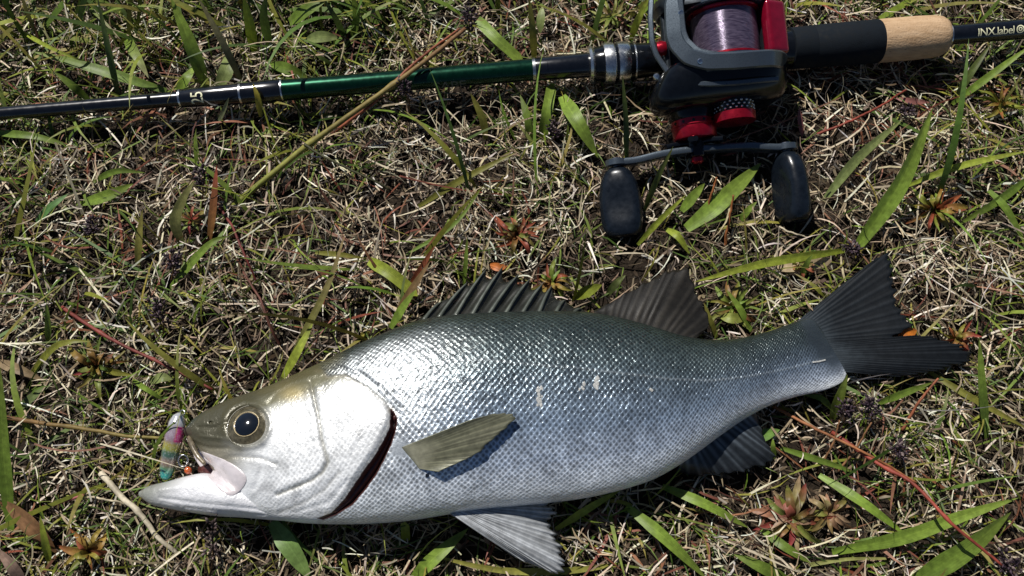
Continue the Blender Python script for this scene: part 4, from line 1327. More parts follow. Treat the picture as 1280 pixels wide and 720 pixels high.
# ------------------------------------------------------------------ blades one can pick out
LG = (.215, .33, .048); MG = (.155, .245, .036); DG = (.045, .085, .018); OL = (.22, .22, .042); YG = (.30, .37, .045); BR = (.26, .165, .075); RB = (.24, .07, .035); PG = (.27, .34, .12)
def blade_mesh(pts, zs, wpx, roll=0.0, fold=.18, shape='lance', n=16):
    """pts photo points on the blade's midrib, zs their heights in mm"""
    P = np.array([at(a, b, z / 1000) for (a, b), z in zip(pts, zs)])
    P = resample(P, n)
    T, S, N = frames(P, (0, -.3, 1))
    mpp = .56 / 1280
    t = np.linspace(0, 1, n)
    if shape == 'lance':
        w_ = np.clip(.5 + 1.6 * t, 0, 1) * (1 - t ** 3.2) ** .9
    elif shape == 'both':
        w_ = np.sin(PI * np.clip(t, .02, .985)) ** .75
    elif shape == 'strap':
        w_ = np.clip(.7 + 2 * t, 0, 1) * np.clip((1 - t) * 9, 0.05, 1)
    else:
        w_ = np.ones(n) * (1 - .45 * t)
    W = (1.22 if wpx < 15 else 1.04) * wpx * mpp * w_ / 2
    rl = np.broadcast_to(roll, (n,)) + .25 * np.sin(2.2 * t + len(pts) + wpx)
    S2 = S * np.cos(rl)[:, None] + N * np.sin(rl)[:, None]
    N2 = np.cross(S2, T)
    k = np.array([-1, -.5, 0, .5, 1.0])
    V = P[:, None] + W[:, None, None] * (k[None, :, None] * S2[:, None] + (np.abs(k) * fold)[None, :, None] * N2[:, None])
    uv = np.stack(np.broadcast_arrays(k[None] * .5 + .5, t[:, None] * 4), -1).reshape(-1, 2)
    return V.reshape(-1, 3), grid_faces(n, 5), uv, t

BLADES = []
def blade(label, pts, zs, wpx, col, roll=0.0, shape='lance', tip=None, group=None, name='grass_plant', cat='grass blade', fold=.18):
    zs = list(zs)
    V, F, uv, t = blade_mesh(pts, zs, wpx, roll, fold, shape)
    c = np.array(col)[None] * np.ones((len(t), 1))
    r = np.random.default_rng(int(abs(pts[0][0] * 7 + pts[0][1] * 13)) + 1)
    tp = np.array(tip if tip is not None else (np.array(col) * .8 + np.array(BR) * .2))
    f = (t ** 2)[:, None] * .8
    c = c * (1 - f) + tp * f
    c *= (1 + .12 * np.sin(t * r.uniform(5, 14) + r.uniform(0, 6)))[:, None]
    c = np.repeat(c, 5, axis=0)
    org = V[:5].mean(0)
    o = link_mesh(name, V, F, M['leaf'], origin=org, pig=np.clip(c, 0, 1), uv=uv)
    BLADES.append(o)
    return tag(o, label, cat, group or 'broad grass blades growing through the straw')

# far left, behind the rod
blade('long broad green blade lying flat behind the thin rod tip', [(208, 114), (125, 88), (40, 64)], (4, 14, 10), 13, MG)
blade('widest upright pale green blade behind the silver-ringed rod ferrule', [(259, 113), (240, 60), (213, -4)], (0, 22, 40), 19, LG)
blade('olive brown dry upright blade bending behind the rod ferrule', [(303, 105), (278, 52), (246, -6)], (2, 25, 44), 9, (.20, .19, .10))
blade('dark narrow blade standing up behind the black rod tip', [(149, 124), (136, 62), (121, -8)], (0, 30, 55), 9, (.06, .11, .03))
blade('short pale green leaf stub touching the top of the rod ferrule', [(273, 108), (283, 88), (288, 62)], (4, 10, 8), 20, PG)
blade('small bent green leaf at the foot of the wide pale blade', [(222, 112), (233, 98), (244, 82)], (6, 12, 10), 15, LG)
blade('mid green pointed blade with dry tip leaning over the straw behind the rod tip', [(156, 44), (170, 68), (186, 98)], (2, 12, 8), 14, LG, tip=(.36, .32, .2))
blade('thin yellow green blade arching across dark grass behind the rod tip', [(24, 38), (60, 58), (92, 72), (113, 78)], (4, 22, 26, 14), 5, YG)
blade('bright lime blade behind the black joint of rod and green section', [(318, 66), (312, 30), (304, -6)], (0, 20, 36), 13, (.24, .33, .03))
blade('dark green blade tangled with the lime blade behind the rod', [(338, 60), (330, 20), (334, -8)], (0, 24, 38), 12, (.10, .17, .03))
blade('broad leaf tip lying above the start of the green rod section', [(336, 80), (360, 86), (386, 98)], (5, 10, 5), 13, MG, shape='both')
blade('small lens-shaped leaf lying on straw behind the green rod section', [(380, 51), (400, 46), (424, 47)], (8, 12, 10), 13, PG, shape='both')
blade('wide shaded leaf behind the small lens-shaped leaf', [(362, 28), (386, 12), (412, -4)], (8, 18, 22), 22, MG)
blade('dark drooping blade crossing the wide shaded leaf', [(432, 50), (420, 24), (402, -6)], (0, 26, 40), 8, DG)
blade('upright green blade beside the wide shaded leaf behind the green rod section', [(440, 52), (446, 20), (440, -8)], (0, 20, 40), 11, MG)
blade('slanting green blade with a rounded end behind the green rod section', [(597, 24), (620, 48), (655, 80)], (12, 14, 6), 15, LG, shape='strap')
blade('narrow olive blade standing behind the end of the green rod section', [(668, 76), (666, 40), (661, -6)], (0, 22, 40), 9, OL)
blade('small oval leaf beside the narrow olive blade behind the rod', [(675, 42), (676, 24), (678, 8)], (6, 12, 14), 10, PG, shape='both')
blade('thin bright blade behind the silver lock nut rings', [(788, 50), (798, 24), (812, -4)], (2, 18, 30), 9, YG)
# below the rod on the left
blade('horizontal green blade lying under the thin rod tip', [(-8, 166), (40, 170), (84, 180)], (6, 10, 4), 9, MG)
blade('short green blade poking from under the thin rod tip', [(112, 126), (92, 108), (68, 90)], (4, 14, 18), 10, MG)
blade('pale grey green leaf tip leaning against the rod ferrule', [(272, 155), (280, 138), (286, 122)], (6, 20, 30), 6, (.24, .28, .15))
blade('yellow olive strip crossing over the rod beside the ferrule ring', [(326, 146), (322, 122), (316, 104)], (14, 24, 28), 7, (.34, .30, .04))
blade('curved olive blade hanging below the letters on the green rod section', [(607, 174), (603, 148), (588, 116)], (2, 12, 22), 9, OL)
blade('shadowed dark green blade hanging below the foregrip ring', [(664, 182), (660, 150), (650, 118)], (0, 14, 18), 10, MG)
blade('upright light blade rising to the foregrip from the straw', [(678, 174), (684, 138), (690, 104)], (0, 14, 14), 12, LG, shape='strap')
blade('wide pale green blade slanting down from the foregrip', [(702, 120), (722, 152), (748, 198)], (10, 20, 6), 21, LG, shape='lance')
blade('dark green blade standing in front of the lock nut', [(783, 206), (782, 150), (778, 92)], (2, 26, 44), 7, DG)
blade('narrow dark blade crossing in front of the handle arm', [(805, 264), (822, 222), (842, 182)], (2, 22, 36), 7, (.10, .14, .03))
# around the reel
blade('large triangular green blade spread under the reel handle', [(858, 286), (896, 256), (952, 203)], (2, 10, 12), 24, LG, shape='lance')
blade('smaller green blade parallel to the triangular blade under the handle', [(852, 264), (866, 246), (881, 229)], (3, 8, 10), 12, LG)
blade('light green narrow blade between the paddle knob and the triangular blade', [(797, 306), (824, 276), (858, 243)], (1, 10, 14), 7, YG)
blade('small green leaf in the shade beside the round knob', [(924, 278), (934, 264), (946, 252)], (2, 6, 8), 8, LG)
blade('short lime blade lying on straw below the paddle knob', [(832, 286), (848, 296), (862, 318)], (4, 8, 2), 8, YG)
# right side
blade('largest folded green blade standing clear beyond the round knob', [(1072, 308), (1104, 262), (1132, 216), (1166, 134)], (1, 14, 26, 44), 24, LG, fold=.3)
blade('pale green blade leaning beside the largest folded blade', [(1030, 250), (1066, 204), (1096, 176), (1129, 149)], (1, 12, 18, 22), 12, PG)
blade('thin yellow green blade stretching away from the largest folded blade', [(1134, 232), (1172, 217), (1214, 204), (1288, 188)], (8, 16, 20, 24), 8, YG)
blade('light blade slanting below the lettered rod butt', [(1190, 130), (1222, 106), (1290, 56)], (1, 12, 24), 9, LG)
blade('dark green strip beside the light blade below the lettered butt', [(1192, 128), (1210, 96), (1238, 56)], (1, 14, 22), 9, (.09, .13, .03))  # narrow strip in dark green
blade('mid green twisted blade lying beside the thin yellow green blade', [(1286, 222), (1246, 252), (1192, 284)], (10, 12, 2), 10, MG)
blade('green blade hanging down past the twisted blade', [(1236, 238), (1258, 262), (1284, 310)], (12, 12, 4), 9, MG)
blade('long lime blade lying between soft dorsal fin and tail', [(1056, 313), (1010, 320), (952, 330), (866, 353)], (3, 10, 16, 20), 10, YG)
blade('short green blade standing behind the dorsal fin tip', [(939, 414), (926, 388), (908, 362)], (1, 10, 14), 8, LG)
blade('narrow olive blade beside the dorsal fin trailing edge', [(896, 422), (888, 402), (880, 378)], (1, 9, 14), 7, OL)
blade('leaf patch between the dorsal fin and the long lime blade', [(896, 392), (914, 398), (936, 396)], (3, 8, 5), 11, (.26, .30, .06), shape='both')
blade('blade under the raised lobe of the tail fin', [(1000, 352), (1008, 330), (1016, 318)], (1, 10, 14), 8, MG)
blade('upright green blade standing beyond the lower tail lobe', [(1233, 548), (1228, 488), (1224, 422)], (1, 20, 34), 9, MG)
blade('thin olive blade trailing away from under the lower tail lobe', [(1158, 463), (1216, 498), (1288, 538)], (4, 10, 8), 7, OL)
blade('short green blade poking up at the tail base', [(1040, 524), (1048, 500), (1059, 468)], (1, 14, 26), 11, (.22, .30, .05))
blade('thin green blade below the lower tail lobe', [(1092, 506), (1126, 493), (1166, 478)], (2, 8, 10), 8, MG)
blade('shaded blade beside the dark seed heads under the tail', [(1040, 512), (1026, 498), (1004, 494)], (2, 8, 8), 7, MG)
blade('bright broad leaf showing past the anal fin', [(926, 548), (950, 545), (975, 537)], (2, 6, 7), 17, (.17, .34, .07))
blade('short stub of green blade below the bright leaf', [(967, 574), (966, 560), (966, 548)], (1, 7, 9), 7, LG)
blade('green blade running from the anal fin tip towards the red stems', [(976, 560), (1030, 577), (1072, 592)], (3, 9, 6), 7, MG)
# lower right
blade('straight green blade slanting down to the wide curved blade', [(1024, 594), (1078, 628), (1134, 670)], (3, 12, 6), 10, LG, tip=LG)
blade('wide curved green blade crossed by the red stem', [(1040, 690), (1130, 671), (1200, 646), (1274, 622)], (3, 12, 16, 18), 14, LG)
blade('broadest green blade near the end of the red stem', [(1140, 728), (1206, 688), (1264, 640)], (2, 16, 26), 24, MG)
blade('green blade below the red rosette', [(952, 662), (982, 684), (1014, 704)], (3, 10, 5), 9, MG)
blade('thin pale stem lying below the tan rosette', [(1012, 706), (1060, 699), (1108, 698)], (3, 5, 4), 4, (.30, .32, .10), shape='stem')
blade('green blade slanting away from the belly below the pelvic fin gap', [(783, 633), (831, 672), (884, 724)], (8, 14, 5), 12, LG)
blade('narrow green blade starting under the belly before the anal fin', [(828, 608), (879, 629), (936, 660)], (5, 12, 4), 10, LG)
blade('lime blade from the pelvic fin up to the belly', [(694, 662), (738, 634), (778, 611)], (3, 12, 16), 8, YG)
blade('short wide green blade below the large red rosette beside the belly blades', [(984, 724), (950, 708), (916, 692)], (3, 9, 8), 12, MG)
blade('long yellow olive blade lying below the pelvic fin tip', [(772, 706), (700, 714), (620, 712), (530, 692)], (2, 5, 7, 6), 7, (.30, .30, .06))
blade('wide green blade under the leading edge of the pelvic fin', [(514, 726), (540, 700), (586, 660)], (2, 10, 10), 16, LG)
blade('wide green blade hanging from under the jaw hinge', [(340, 652), (362, 684), (390, 726)], (8, 10, 4), 22, (.17, .29, .08))
blade('round lime stub between chin blade and pelvic fin', [(507, 676), (507, 664), (506, 652)], (1, 8, 12), 9, YG, shape='strap')
# left edge
blade('tall green blade standing at the end of the dark brown stem', [(14, 664), (4, 560), (0, 458)], (1, 24, 44), 13, MG)
blade('lime blade standing beside the hairy reddish leaf', [(62, 704), (56, 674), (50, 644)], (1, 14, 22), 8, YG)
blade('hairy reddish brown leaf lying below the thin pink stem', [(70, 690), (38, 656), (4, 626)], (2, 12, 8), 22, (.26, .14, .07), shape='both')
blade('dried purplish leaf at the foot of the hairy reddish leaf', [(30, 730), (14, 706), (-6, 684)], (3, 12, 10), 15, (.32, .22, .18))
blade('curved bluish green leaf on straw beside the small purple seed head', [(46, 278), (62, 260), (86, 242)], (2, 10, 12), 10, (.10, .24, .07))
blade('broad flat green leaf above the small purple seed head', [(95, 256), (130, 246), (166, 230)], (4, 10, 8), 12, LG, shape='both')
blade('arched narrow green leaf above the broad flat leaf', [(114, 228), (146, 214), (182, 216)], (3, 12, 10), 7, MG)
blade('thin pale dry stalk leaning over the straw beside the flat leaf', [(104, 268), (88, 225), (69, 178)], (2, 16, 28), 4, (.44, .40, .30), shape='stem')
blade('olive brown upright blade on the pale straw patch', [(172, 332), (174, 302), (178, 262)], (1, 12, 22), 9, (.22, .21, .05))
blade('bent olive blade with dark seed head at its tip', [(228, 306), (219, 278), (228, 250), (243, 226)], (1, 12, 20, 24), 12, (.25, .26, .09))
blade('red brown upright blade beside the bent olive blade', [(262, 300), (267, 258), (271, 206)], (1, 16, 28), 10, (.24, .12, .04), tip=(.32, .05, .05))
blade('green blade bowing right below the bent olive blade', [(213, 360), (240, 328), (266, 302), (288, 295)], (1, 10, 16, 14), 10, MG)
blade('bright cut blade lying above the shoulder of the fish', [(461, 326), (488, 342), (522, 370)], (8, 12, 6), 15, YG, shape='strap')
blade('thin olive blade ending at the bright cut blade', [(394, 316), (424, 318), (458, 323)], (3, 8, 9), 6, OL)
blade('dark olive blade rising from behind the fish head', [(352, 474), (384, 410), (412, 352), (432, 290)], (6, 16, 24, 30), 8, (.15, .16, .04), tip=BR)
blade('fresh green blade rising from behind the fish head', [(354, 472), (372, 440), (392, 402)], (8, 16, 20), 10, YG)
blade('slanting olive blade in the middle straw with narrow tip', [(523, 258), (578, 224), (646, 190)], (2, 12, 16), 8, OL)
blade('thin green blade crossing the slanting olive blade', [(508, 318), (566, 282), (604, 232)], (2, 12, 18), 5, MG)
blade('red brown blade pointing at the bright cut blade', [(510, 362), (526, 336), (544, 306)], (2, 10, 16), 7, RB)
blade('upright narrow green blade before the spiny fin', [(580, 356), (582, 330), (584, 296)], (1, 10, 18), 5, MG)
blade('brown blade rising at the start of the spiny fin', [(490, 408), (510, 370), (538, 326)], (10, 18, 26), 9, (.19, .12, .05))
blade('second green blade at the start of the spiny fin', [(488, 410), (504, 384), (520, 362)], (10, 16, 22), 9, LG)
blade('small green leaf behind the gap between dorsal fins', [(718, 374), (734, 364), (752, 356)], (3, 9, 10), 12, YG, shape='both')
blade('dull dark leaf beside the small leaf between dorsal fins', [(758, 370), (770, 354), (782, 344)], (3, 9, 10), 8, (.12, .16, .05))
blade('curved olive blade arching over the red-leaved plant', [(40, 465), (67, 435), (90, 427), (114, 427)], (2, 14, 18, 16), 8, (.24, .26, .04))
blade('small green blade pointing from the red-leaved plant to the lure', [(166, 475), (186, 488), (209, 503)], (6, 9, 3), 6, LG)
blade('flat brown dead blade beside the red-leaved plant', [(-6, 452), (24, 462), (56, 476)], (3, 7, 4), 11, (.30, .22, .13))
blade('green leaf in straw between dead blade and brown stem', [(22, 512), (46, 492), (66, 478)], (2, 7, 7), 9, (.16, .22, .08))
blade('pale broad leaf tip above the fish snout', [(188, 478), (202, 472), (216, 474)], (4, 8, 6), 10, PG, shape='both')
blade('narrow green blade standing above the red-leaved plant', [(60, 430), (60, 404), (58, 378)], (1, 14, 24), 7, MG)
blade('large flat beige dead leaf behind the tail stalk', [(972, 334), (1000, 332), (1040, 326)], (3, 4, 3), 12, (.58, .46, .30), shape='strap', name='fallen_foliage', cat='dead leaf', group='dead leaves lying on the straw', fold=.05)
blade('small orange dead leaf in the fork of the tail', [(1122, 421), (1134, 417), (1146, 413)], (9, 11, 10), 11, (.55, .17, .02), shape='both', name='fallen_foliage', cat='dead leaf', group='dead leaves lying on the straw')
blade('small orange dead leaf behind the spiny fin', [(612, 330), (622, 334), (634, 333)], (4, 6, 5), 9, (.50, .15, .03), shape='both', name='fallen_foliage', cat='dead leaf', group='dead leaves lying on the straw')
blade('reddish dead leaf curled beside the round knob', [(1003, 172), (1000, 152), (999, 136)], (4, 10, 14), 7, (.25, .09, .10), shape='both', name='fallen_foliage', cat='dead leaf', group='dead leaves lying on the straw')
blade('dull pink dead leaf below the cork grip', [(1118, 122), (1136, 126), (1162, 128)], (4, 6, 5), 7, (.36, .15, .14), shape='both', name='fallen_foliage', cat='dead leaf', group='dead leaves lying on the straw')

# round stems
def stem(label, pts, zs, wpx, col, name='trailing_weed', cat='stem', nodes=0, group='thin stems lying across the grass', tip=None):
    P = np.array([at(a, b, z / 1000) for (a, b), z in zip(pts, zs)])
    n = 34
    P = resample(P, n)
    r = np.random.default_rng(int(pts[0][0] + 2000) * 3 + int(pts[0][1] + 2000))
    t = np.linspace(0, 1, n)
    P = P + np.cumsum(r.normal(0, .00012, (n, 3)), axis=0) * (1, 1, .5)
    R = wpx * .56 / 1280 / 2 * (1 - .35 * t)
    if nodes:
        for k in range(1, nodes + 1):
            R = R * (1 + .45 * np.exp(-((t - k / (nodes + 1)) / .02) ** 2))
    V, F = tube(P, R, 7)
    c = np.array(col)[None] * (1 + .22 * np.sin(t * 17 + pts[0][0]))[:, None]
    if tip is not None:
        c = c * (1 - t[:, None]) + np.array(tip) * t[:, None]
    c = np.repeat(c, 7, axis=0)
    o = link_mesh(name, V, F, M['grass'], origin=V[:7].mean(0), pig=np.clip(c, 0, 1), uv=np.zeros((len(V), 2)))
    return tag(o, label, cat, group)
stem('long olive stem crossing over the green rod section', [(292, 258), (384, 182), (470, 120), (520, 84), (580, 36)], (2, 16, 28, 30, 26), 9, (.25, .28, .05), nodes=2, tip=(.24, .12, .06))
stem('red brown stem crossing the rod beside the long olive stem', [(414, 168), (462, 132), (512, 84), (572, 36)], (3, 24, 30, 24), 5, (.28, .09, .05), nodes=1)
stem('thick pale bleached stem lying in front of the fish chin', [(127, 592), (142, 608), (155, 624), (170, 636), (186, 655), (197, 672), (222, 692)], (5, 8, 9, 9, 9, 8, 5), 8, (.60, .54, .42), nodes=1)
stem('red stem running from the tail towards the broadest blade', [(1040, 540), (1100, 582), (1140, 606), (1190, 656), (1250, 708)], (4, 16, 22, 28, 24), 5, (.30, .06, .04), nodes=2)
stem('thin rusty stem beside the red stem under the tail', [(966, 508), (1014, 534), (1080, 566), (1146, 604)], (4, 10, 14, 10), 4, (.34, .14, .06))
stem('thin brown stem rising to the dark seed heads', [(1022, 592), (1036, 560), (1048, 524)], (2, 10, 18), 3, (.22, .11, .05))
stem('slanting brown stem below the dark seed heads', [(1048, 590), (1070, 556), (1088, 526)], (2, 10, 16), 3, (.22, .11, .05))
stem('rust red stem standing below the lower tail lobe', [(1128, 538), (1150, 504), (1174, 476)], (3, 12, 18), 4, (.30, .10, .05))
stem('red brown stem running down to the fish forehead', [(78, 384), (118, 410), (160, 434), (210, 458), (268, 486)], (4, 12, 14, 14, 10), 5, (.22, .05, .04), nodes=2)
stem('dark brown stem pointing at the lure', [(-10, 520), (50, 528), (110, 536), (160, 543), (206, 546)], (5, 12, 14, 14, 12), 6, (.17, .075, .035), nodes=1, tip=(.26, .22, .06))
stem('thin pink stem lying beside the hairy reddish leaf', [(50, 636), (72, 630), (102, 622)], (4, 8, 6), 5, (.36, .10, .11))
stem('dark red stem below the bent olive blade', [(272, 254), (292, 286), (306, 318), (322, 352)], (4, 12, 14, 6), 4, (.17, .035, .03))
stem('dark thin stem slanting across the middle straw', [(380, 180), (420, 204), (470, 228), (486, 238)], (18, 16, 12, 8), 4, (.06, .06, .025))
stem('dark thin stem slanting below the foregrip', [(560, 176), (586, 206), (618, 246), (634, 266)], (16, 14, 8, 3), 3, (.05, .035, .025))
stem('dark red stem under the foam grip', [(1020, 168), (1060, 152), (1100, 132), (1132, 112)], (4, 10, 12, 10), 4, (.27, .055, .035))
stem('orange brown stem standing under the triangular blade', [(880, 284), (888, 254), (898, 222)], (1, 10, 20), 4, (.33, .12, .04))
stem('orange brown stem standing below the handle', [(906, 308), (910, 280), (916, 246)], (1, 10, 20), 4, (.33, .12, .04))
stem('pale straw stem crossing below the round knob', [(974, 284), (992, 292), (1010, 297)], (4, 6, 4), 3, (.5, .44, .33))
stem('bent dry straw stem below the snout', [(110, 622), (142, 626), (160, 633)], (6, 10, 7), 3, (.55, .48, .34))
stem('dark brown stem leaning behind the fish nape', [(350, 432), (338, 404), (326, 370), (306, 338)], (3, 12, 14, 8), 4, (.13, .05, .035))

# dark seed heads on stalks
def seed_head(label, foot, head, zh, size, tall=1.0, col=(.040, .024, .036)):
    f = at(foot[0], foot[1], .001); h = at(head[0], head[1], zh / 1000)
    t_ = thing('seed_stalk', label, 'seed head', f, 'dark seed heads on thin stalks')
    P = resample([f, (f + h) / 2 + np.array([.0015, 0, .002]), h], 14)
    V, F = tube(P, .0005, 6)
    link_mesh('stalk', V, F, M['grass'], t_, pig=np.tile([.13, .07, .035], (len(V), 1)))
    size *= 1.25
    r = np.random.default_rng(int(head[0]) + 5)
    parts = []; cols = []
    up = (h - P[-4]); up /= np.linalg.norm(up)
    for k in range(60):
        d = r.normal(0, 1, 3); d /= np.linalg.norm(d)
        d[2] = abs(d[2]) * .6 + d[2] * .4
        c_ = h + d * size * r.uniform(.25, 1.0) * .001 + up * size * .001 * tall * r.uniform(-.9, .9)
        l_ = r.uniform(.0013, .0026)
        dd = d + up * .6; dd /= np.linalg.norm(dd)
        V, F = lathe([(-.2 * l_, l_ * .12), (.2 * l_, l_ * .34), (.6 * l_, l_ * .30), (l_, l_ * .05)], c_, dd, 6)
        parts.append((V, F)); cols.append(np.tile(np.array(col if r.random() < .72 else (.17, .13, .13)) * r.uniform(.6, 1.5), (len(V), 1)))
    V, F = merge(parts)
    link_mesh('seed_cluster', V, F, M['grass'], t_, pig=np.clip(np.vstack(cols), 0, 1), smooth=True)
seed_head('dark purple seed head behind the green rod section near a slanting blade', (575, 80), (588, 25), 30, 4.6)
seed_head('dark seed head hanging at the lower edge of the green rod section', (512, 150), (505, 112), 26, 4.2)
seed_head('spiky brown seed head standing below the fish throat', (262, 722), (266, 674), 20, 3.6, 2.6, (.055, .036, .034))
seed_head('small purple seed head on the pale straw patch beside the flat leaf', (116, 302), (115, 283), 10, 3.0)
seed_head('dark seed head beside the red brown upright blade', (252, 262), (252, 222), 22, 3.6, 2.0)
seed_head('black seed head in the straw below the bent olive blade', (214, 352), (216, 328), 12, 4.2)
seed_head('black seed head between red brown stem and fish nape', (204, 420), (202, 392), 16, 4.4, 1.6)
seed_head('dark seed head closest to the tail base of the fish', (1046, 538), (1056, 512), 16, 3.6)
seed_head('largest dark seed head below the fork of the tail', (1080, 540), (1088, 510), 16, 4.4)
seed_head('dark seed head beside the rust red stem below the tail', (1112, 570), (1122, 562), 12, 4.0)
seed_head('black seed head in the grass behind the rod foregrip ring', (688, 180), (694, 164), 10, 3.8)
seed_head('dark seed head at the foot of the largest folded blade', (1062, 320), (1064, 312), 8, 3.6)
seed_head('purple seed head below the end of the red stem', (1262, 716), (1258, 704), 10, 4.4)
seed_head('small dark seed head beneath the foam grip', (1136, 150), (1134, 140), 10, 3.2)

# rosettes of reddened leaves
def rosette(label, c, n, rpx, cols, wpx, seed, up=10):
    o0 = at(c[0], c[1], .001)
    t_ = thing('rosette_plant', label, 'plant', o0, 'low rosette plants with reddened leaves')
    r = np.random.default_rng(seed)
    n = int(n * 1.5)
    for k in range(n):
        a = 2 * PI * k / n * 2.4 + r.uniform(-.3, .3)
        R = rpx * r.uniform(.45, 1.3)
        e = (c[0] + R * math.cos(a), c[1] - R * math.sin(a) * .85)
        m_ = ((c[0] + e[0]) / 2 + r.uniform(-4, 4), (c[1] + e[1]) / 2 + r.uniform(-4, 4))
        V, F, uv, t = blade_mesh([c, m_, e], (2 + r.uniform(0, 3), r.uniform(.5, 1.2) * up, r.uniform(.2, 1.0) * up), wpx * r.uniform(.4, .85), r.uniform(-.6, .6), .35, 'lance' if k % 3 else 'both', 11)
        c0 = np.array(cols[r.integers(len(cols))]) * r.uniform(.75, 1.2)
        c1 = np.array(cols[r.integers(len(cols))]) * r.uniform(.75, 1.2)
        cc = np.repeat(c0[None] * (1 - t[:, None]) + c1[None] * t[:, None], 5, axis=0)
        link_mesh('leaf', V, F, M['leaf'], t_, pig=np.clip(cc, 0, 1), uv=uv)
RC = [(.30, .09, .06), (.36, .20, .12), (.22, .24, .05), (.40, .27, .18), (.28, .05, .05), (.18, .22, .05)]
rosette('large red and tan rosette plant between anal fin and broadest blade', (990, 648), 22, 50, RC, 11, 3)
rosette('small rosette of tan leaves beside the large red rosette', (1036, 640), 12, 32, [(.40, .28, .18), (.30, .22, .08), (.33, .17, .09), (.24, .25, .06)], 9, 4, 8)
rosette('red-leaved plant between the red brown stem and dark brown stem', (122, 458), 15, 40, [(.30, .06, .06), (.22, .22, .04), (.16, .25, .06), (.33, .13, .06), (.30, .20, .05)], 9, 5, 14)
rosette('rusty red plant in the straw below the foregrip', (646, 292), 14, 34, [(.34, .10, .05), (.28, .06, .05), (.34, .17, .08), (.22, .24, .06)], 8, 6)
rosette('orange and green plant between the largest folded blade and tail', (1168, 262), 14, 36, [(.42, .13, .05), (.30, .27, .05), (.20, .28, .05), (.36, .09, .05)], 9, 7, 12)
rosette('green and yellow plant below the lettered rod butt', (1250, 130), 12, 32, [(.22, .30, .05), (.30, .32, .05), (.34, .14, .05)], 8, 8, 14)
rosette('small red plant between the bent olive blade and red stem', (238, 276), 9, 22, [(.32, .05, .05), (.30, .13, .06), (.20, .26, .06)], 7, 9, 9)
rosette('orange brown plant at the foot of the lime blade', (110, 690), 12, 34, [(.34, .20, .06), (.33, .10, .05), (.24, .26, .05), (.38, .28, .06)], 10, 10, 10)
rosette('green leafed plant above the spiny fin', (690, 352), 11, 30, [(.18, .28, .05), (.30, .32, .06), (.34, .10, .05)], 8, 11, 9)
rosette('green and rusty plant between the soft dorsal fin and tail', (918, 384), 12, 32, [(.24, .28, .05), (.32, .14, .06), (.17, .26, .05)], 8, 12, 9)
rosette('pale green plant behind the lock nut of the rod', (764, 20), 10, 32, [(.20, .27, .06), (.28, .30, .08), (.30, .2, .1)], 8, 13, 10)
rosette('rusty plant below the round knob', (1000, 330), 9, 22, [(.34, .11, .06), (.33, .2, .1), (.26, .3, .06)], 7, 14, 8)
rosette('tan and red plant beyond the lower tail lobe', (1196, 424), 11, 28, [(.38, .13, .05), (.30, .28, .06), (.32, .06, .05)], 8, 15, 9)


# where the picked-out plants lie, so that loose straw is not strewn over them
GX, GY = int((AREA[1] - AREA[0]) * 1000) + 1, int((AREA[3] - AREA[2]) * 1000) + 1
cover_z = np.full((GX, GY), 9.0)
for o in list(bpy.data.objects):
    if o.type != 'MESH' or not (o.name.startswith(('grass_plant', 'trailing_weed', 'fallen_foliage', 'leaf', 'seed_cluster'))):
        continue
    co = np.empty(len(o.data.vertices) * 3, np.float32); o.data.vertices.foreach_get('co', co)
    off = o.location if o.parent is None else o.parent.location
    co = co.reshape(-1, 3) + np.array(off)
    k = 5 if o.name.startswith(('grass_plant', 'leaf', 'fallen')) else (7 if o.name.startswith('trailing') else 1)
    R = co.reshape(-1, k, 3) if k > 1 else co[:, None]
    pts_ = [R]
    if k > 1:
        for q in (.2, .4, .6, .8):
            pts_.append(R[:-1] * (1 - q) + R[1:] * q)
        if k == 5:
            pts_ += [(p_[:, :-1] + p_[:, 1:]) / 2 for p_ in list(pts_)]
    Q = np.vstack([p_.reshape(-1, 3) for p_ in pts_])
    ix = ((Q[:, 0] - AREA[0]) * 1000).astype(int); iy = ((Q[:, 1] - AREA[2]) * 1000).astype(int)
    m = (ix >= 0) & (ix < GX) & (iy >= 0) & (iy < GY)
    np.minimum.at(cover_z, (ix[m], iy[m]), Q[m, 2])
def over_hero(P):
    ix = np.clip(((P[..., 0] - AREA[0]) * 1000).astype(int), 0, GX - 1)
    # the sight line leans, so look a little along it too
    out = np.zeros(P.shape[0], bool)
    for lean in (0.0, .35):
        iy = np.clip(((P[..., 1] + lean * np.maximum(P[..., 2] - .008, 0) - AREA[2]) * 1000).astype(int), 0, GY - 1)
        out |= (P[..., 2] > cover_z[ix, iy] - .0008).any(1)
    return out & (rng.random(P.shape[0]) < .88)

sets_straw, sets_green = [], []
flat = lambda t: np.where(t > .93, .35, 1.0) * (0.75 + .25 * np.sin(PI * t))
point = lambda t: np.clip((.55 + 1.4 * t), 0, 1) * (1 - t ** 2.4) + .03

